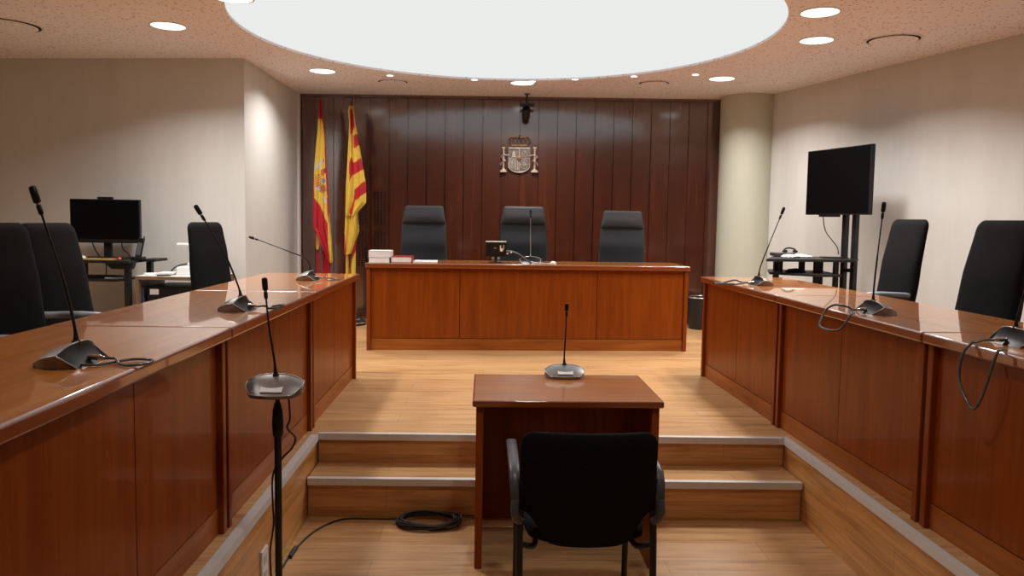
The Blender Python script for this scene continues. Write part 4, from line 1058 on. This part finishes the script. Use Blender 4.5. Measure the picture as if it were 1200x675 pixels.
loft(bm, rs); o = obj('computer_mouse', bm, white_pl, smooth=True); o.location = (-3.36, 6.46, DT); tag(o, 'white computer mouse at the left end of the dark desk', 'mouse')
t = thing('keyboard', 'black keyboard on the tray under the computer desktop', 'keyboard', (-3.22, 6.48, 0.615), -0.05)
bm = BM(); box(bm, -0.20, 0.20, -0.07, 0.07, 0.0, 0.016); obj('case', bm, blk, t, bevel=0.003)
bm = BM()
for i in range(14):
    for j in range(4): box(bm, -0.19+i*0.0272, -0.19+i*0.0272+0.022, -0.058+j*0.03, -0.058+j*0.03+0.024, 0.016, 0.022)
kk = obj('keys', bm, desk_dark, t)
bm = BM(); box(bm, -0.08, 0.08, -0.035, 0.035, 0.0, 0.012); o = obj('tray_booklet', bm, plain('grey_booklet', (0.16, 0.16, 0.16), 0.5), bevel=0.002); o.location = (-2.995-0.03, 6.40, 0.616); o.rotation_euler = (0, 0, 0.3); tag(o, 'thin grey booklet on the right of the keyboard tray', 'booklet')

# low table with document camera
t = thing('side_table', 'low brown-edged table with papers, between the computer desk and a black chair', 'table', (-2.77, 6.17, 0), -0.05)
TT = 0.657
bm = BM(); box(bm, 0.0, 0.62, 0.0, 0.45, TT-0.028, TT); obj('tabletop', bm, particle, t, bevel=0.002)
bm = BM(); box(bm, 0.004, 0.616, 0.004, 0.446, TT, TT+0.002); obj('white_surface', bm, white_pl, t)
for a in (0.0, 0.594):
    bm = BM(); box(bm, a, a+0.026, 0.0, 0.45, 0, TT-0.028); obj('side_panel', bm, particle, t)
t = thing('computer_case', 'black computer case with a white label under the low table', 'computer', (-2.73, 6.22, 0), -0.05)
bm = BM(); box(bm, 0.03, 0.53, 0.0, 0.40, 0.14, 0.575); obj('case', bm, blk, t, bevel=0.006)
bm = BM(); box(bm, 0.055, 0.125, -0.003, 0.0, 0.508, 0.552); obj('white_label', bm, paper, t)
bm = BM(); tube(bm, [(0.20+0.030*math.cos(2*PI*i/24), -0.004, 0.425+0.030*math.sin(2*PI*i/24)) for i in range(24)], 0.006, 6, True); obj('round_knob', bm, mic_rim, t, smooth=True)
bm = BM(); box(bm, 0.03, 0.53, 0.0, 0.40, 0.0, 0.13); obj('plinth', bm, desk_dark, t)
bm = BM(); tube(bm, smooth_path([(0.005, -0.005, 0.56), (0.002, -0.01, 0.50), (0.012, -0.01, 0.44), (0.030, -0.01, 0.40)], 5), 0.006, 6); obj('cable', bm, plain('blue_cable', (0.03, 0.06, 0.25), 0.4), t, smooth=True)
TS = TT+0.002
t = thing('document_camera', 'white document camera with a flat round head on the low table', 'document camera', (-2.395, 6.40, TS), 0)
bm = BM(); box(bm, -0.105, 0.14, -0.10, 0.12, 0.0, 0.066); obj('base', bm, white_pl, t, bevel=0.006)
bm = BM(); box(bm, -0.045, 0.0, -0.02, 0.04, 0.066, 0.096); obj('hinge', bm, white_pl, t, bevel=0.003)
bm = BM(); tube(bm, [(0.06, 0.0, 0.066), (0.035, 0.0, 0.12), (-0.03, 0.0, 0.235)], 0.011, 10); obj('arm', bm, mic_rim, t, smooth=True)
bm = BM(); box(bm, -0.13, 0.03, -0.035, 0.035, 0.232, 0.258); obj('lamp_head', bm, white_pl, t, bevel=0.012)
bm = BM(); tube(bm, smooth_path([(-0.06, 0.05, 0.085), (-0.12, 0.04, 0.075), (-0.17, 0.03, 0.05), (-0.20, 0.02, 0.01)], 5), 0.006, 6); obj('cable', bm, cable_m, t, smooth=True)
for i, (x, y, w_, d_, h_, r_, lb) in enumerate(((-2.69, 6.33, 0.075, 0.10, 0.010, 0.3, 'loose white papers at the left end of the low table'), (-2.585, 6.31, 0.06, 0.08, 0.024, -0.2, 'white paper stack beside the document camera base'))):
    bm = BM()
    for q in range(3): box(bm, -w_, w_, -d_, d_, q*h_/3, (q+0.8)*h_/3, Matrix.Rotation(0.12*q, 4, 'Z') @ Matrix.Translation((0.006*q, 0.004*q, 0)))
    o = obj('paper_stack', bm, paper); o.location = (x, y, TS); o.rotation_euler = (0, 0, r_); tag(o, lb, 'papers', 'papers on the low table')
bm = BM(); box(bm, -0.05, 0.05, -0.02, 0.02, 0.0, 0.010); o = obj('dark_stapler', bm, blk, bevel=0.003); o.location = (-2.56, 6.205, TS); o.rotation_euler = (0, 0, 0.35); tag(o, 'small dark stapler in front of the paper stack', 'stapler')

# ------------------------------------------------------------------ camera, world, colour
pitch, yaw, roll = 0.0721, 0.0356, 0.0158
cyw, syw = math.cos(yaw), math.sin(yaw)
f = Vector((syw*math.cos(pitch), cyw*math.cos(pitch), -math.sin(pitch))); r = Vector((cyw, -syw, 0)); u = r.cross(f)
r2 = r*math.cos(roll)+u*math.sin(roll); u2 = -r*math.sin(roll)+u*math.cos(roll)
cam = bpy.data.cameras.new('camera'); cam.lens = 27.0; cam.sensor_width = 36; cam.sensor_fit = 'HORIZONTAL'; cam.shift_y = -16/1200
co = bpy.data.objects.new('camera', cam); C.objects.link(co)
M = Matrix((r2, u2, -f)).transposed().to_4x4(); M.translation = (0, 0, 1.157)
co.matrix_world = M; cam.clip_start = 0.02
S.camera = co
w = bpy.data.worlds.new('world'); S.world = w; w.use_nodes = True
w.node_tree.nodes['Background'].inputs[0].default_value = (0.9, 0.85, 0.8, 1); w.node_tree.nodes['Background'].inputs[1].default_value = 0.0
vs = S.view_settings; vs.view_transform = 'Standard'; vs.look = 'None'; vs.gamma = 1; vs.use_curve_mapping = False; vs.exposure = 0.0
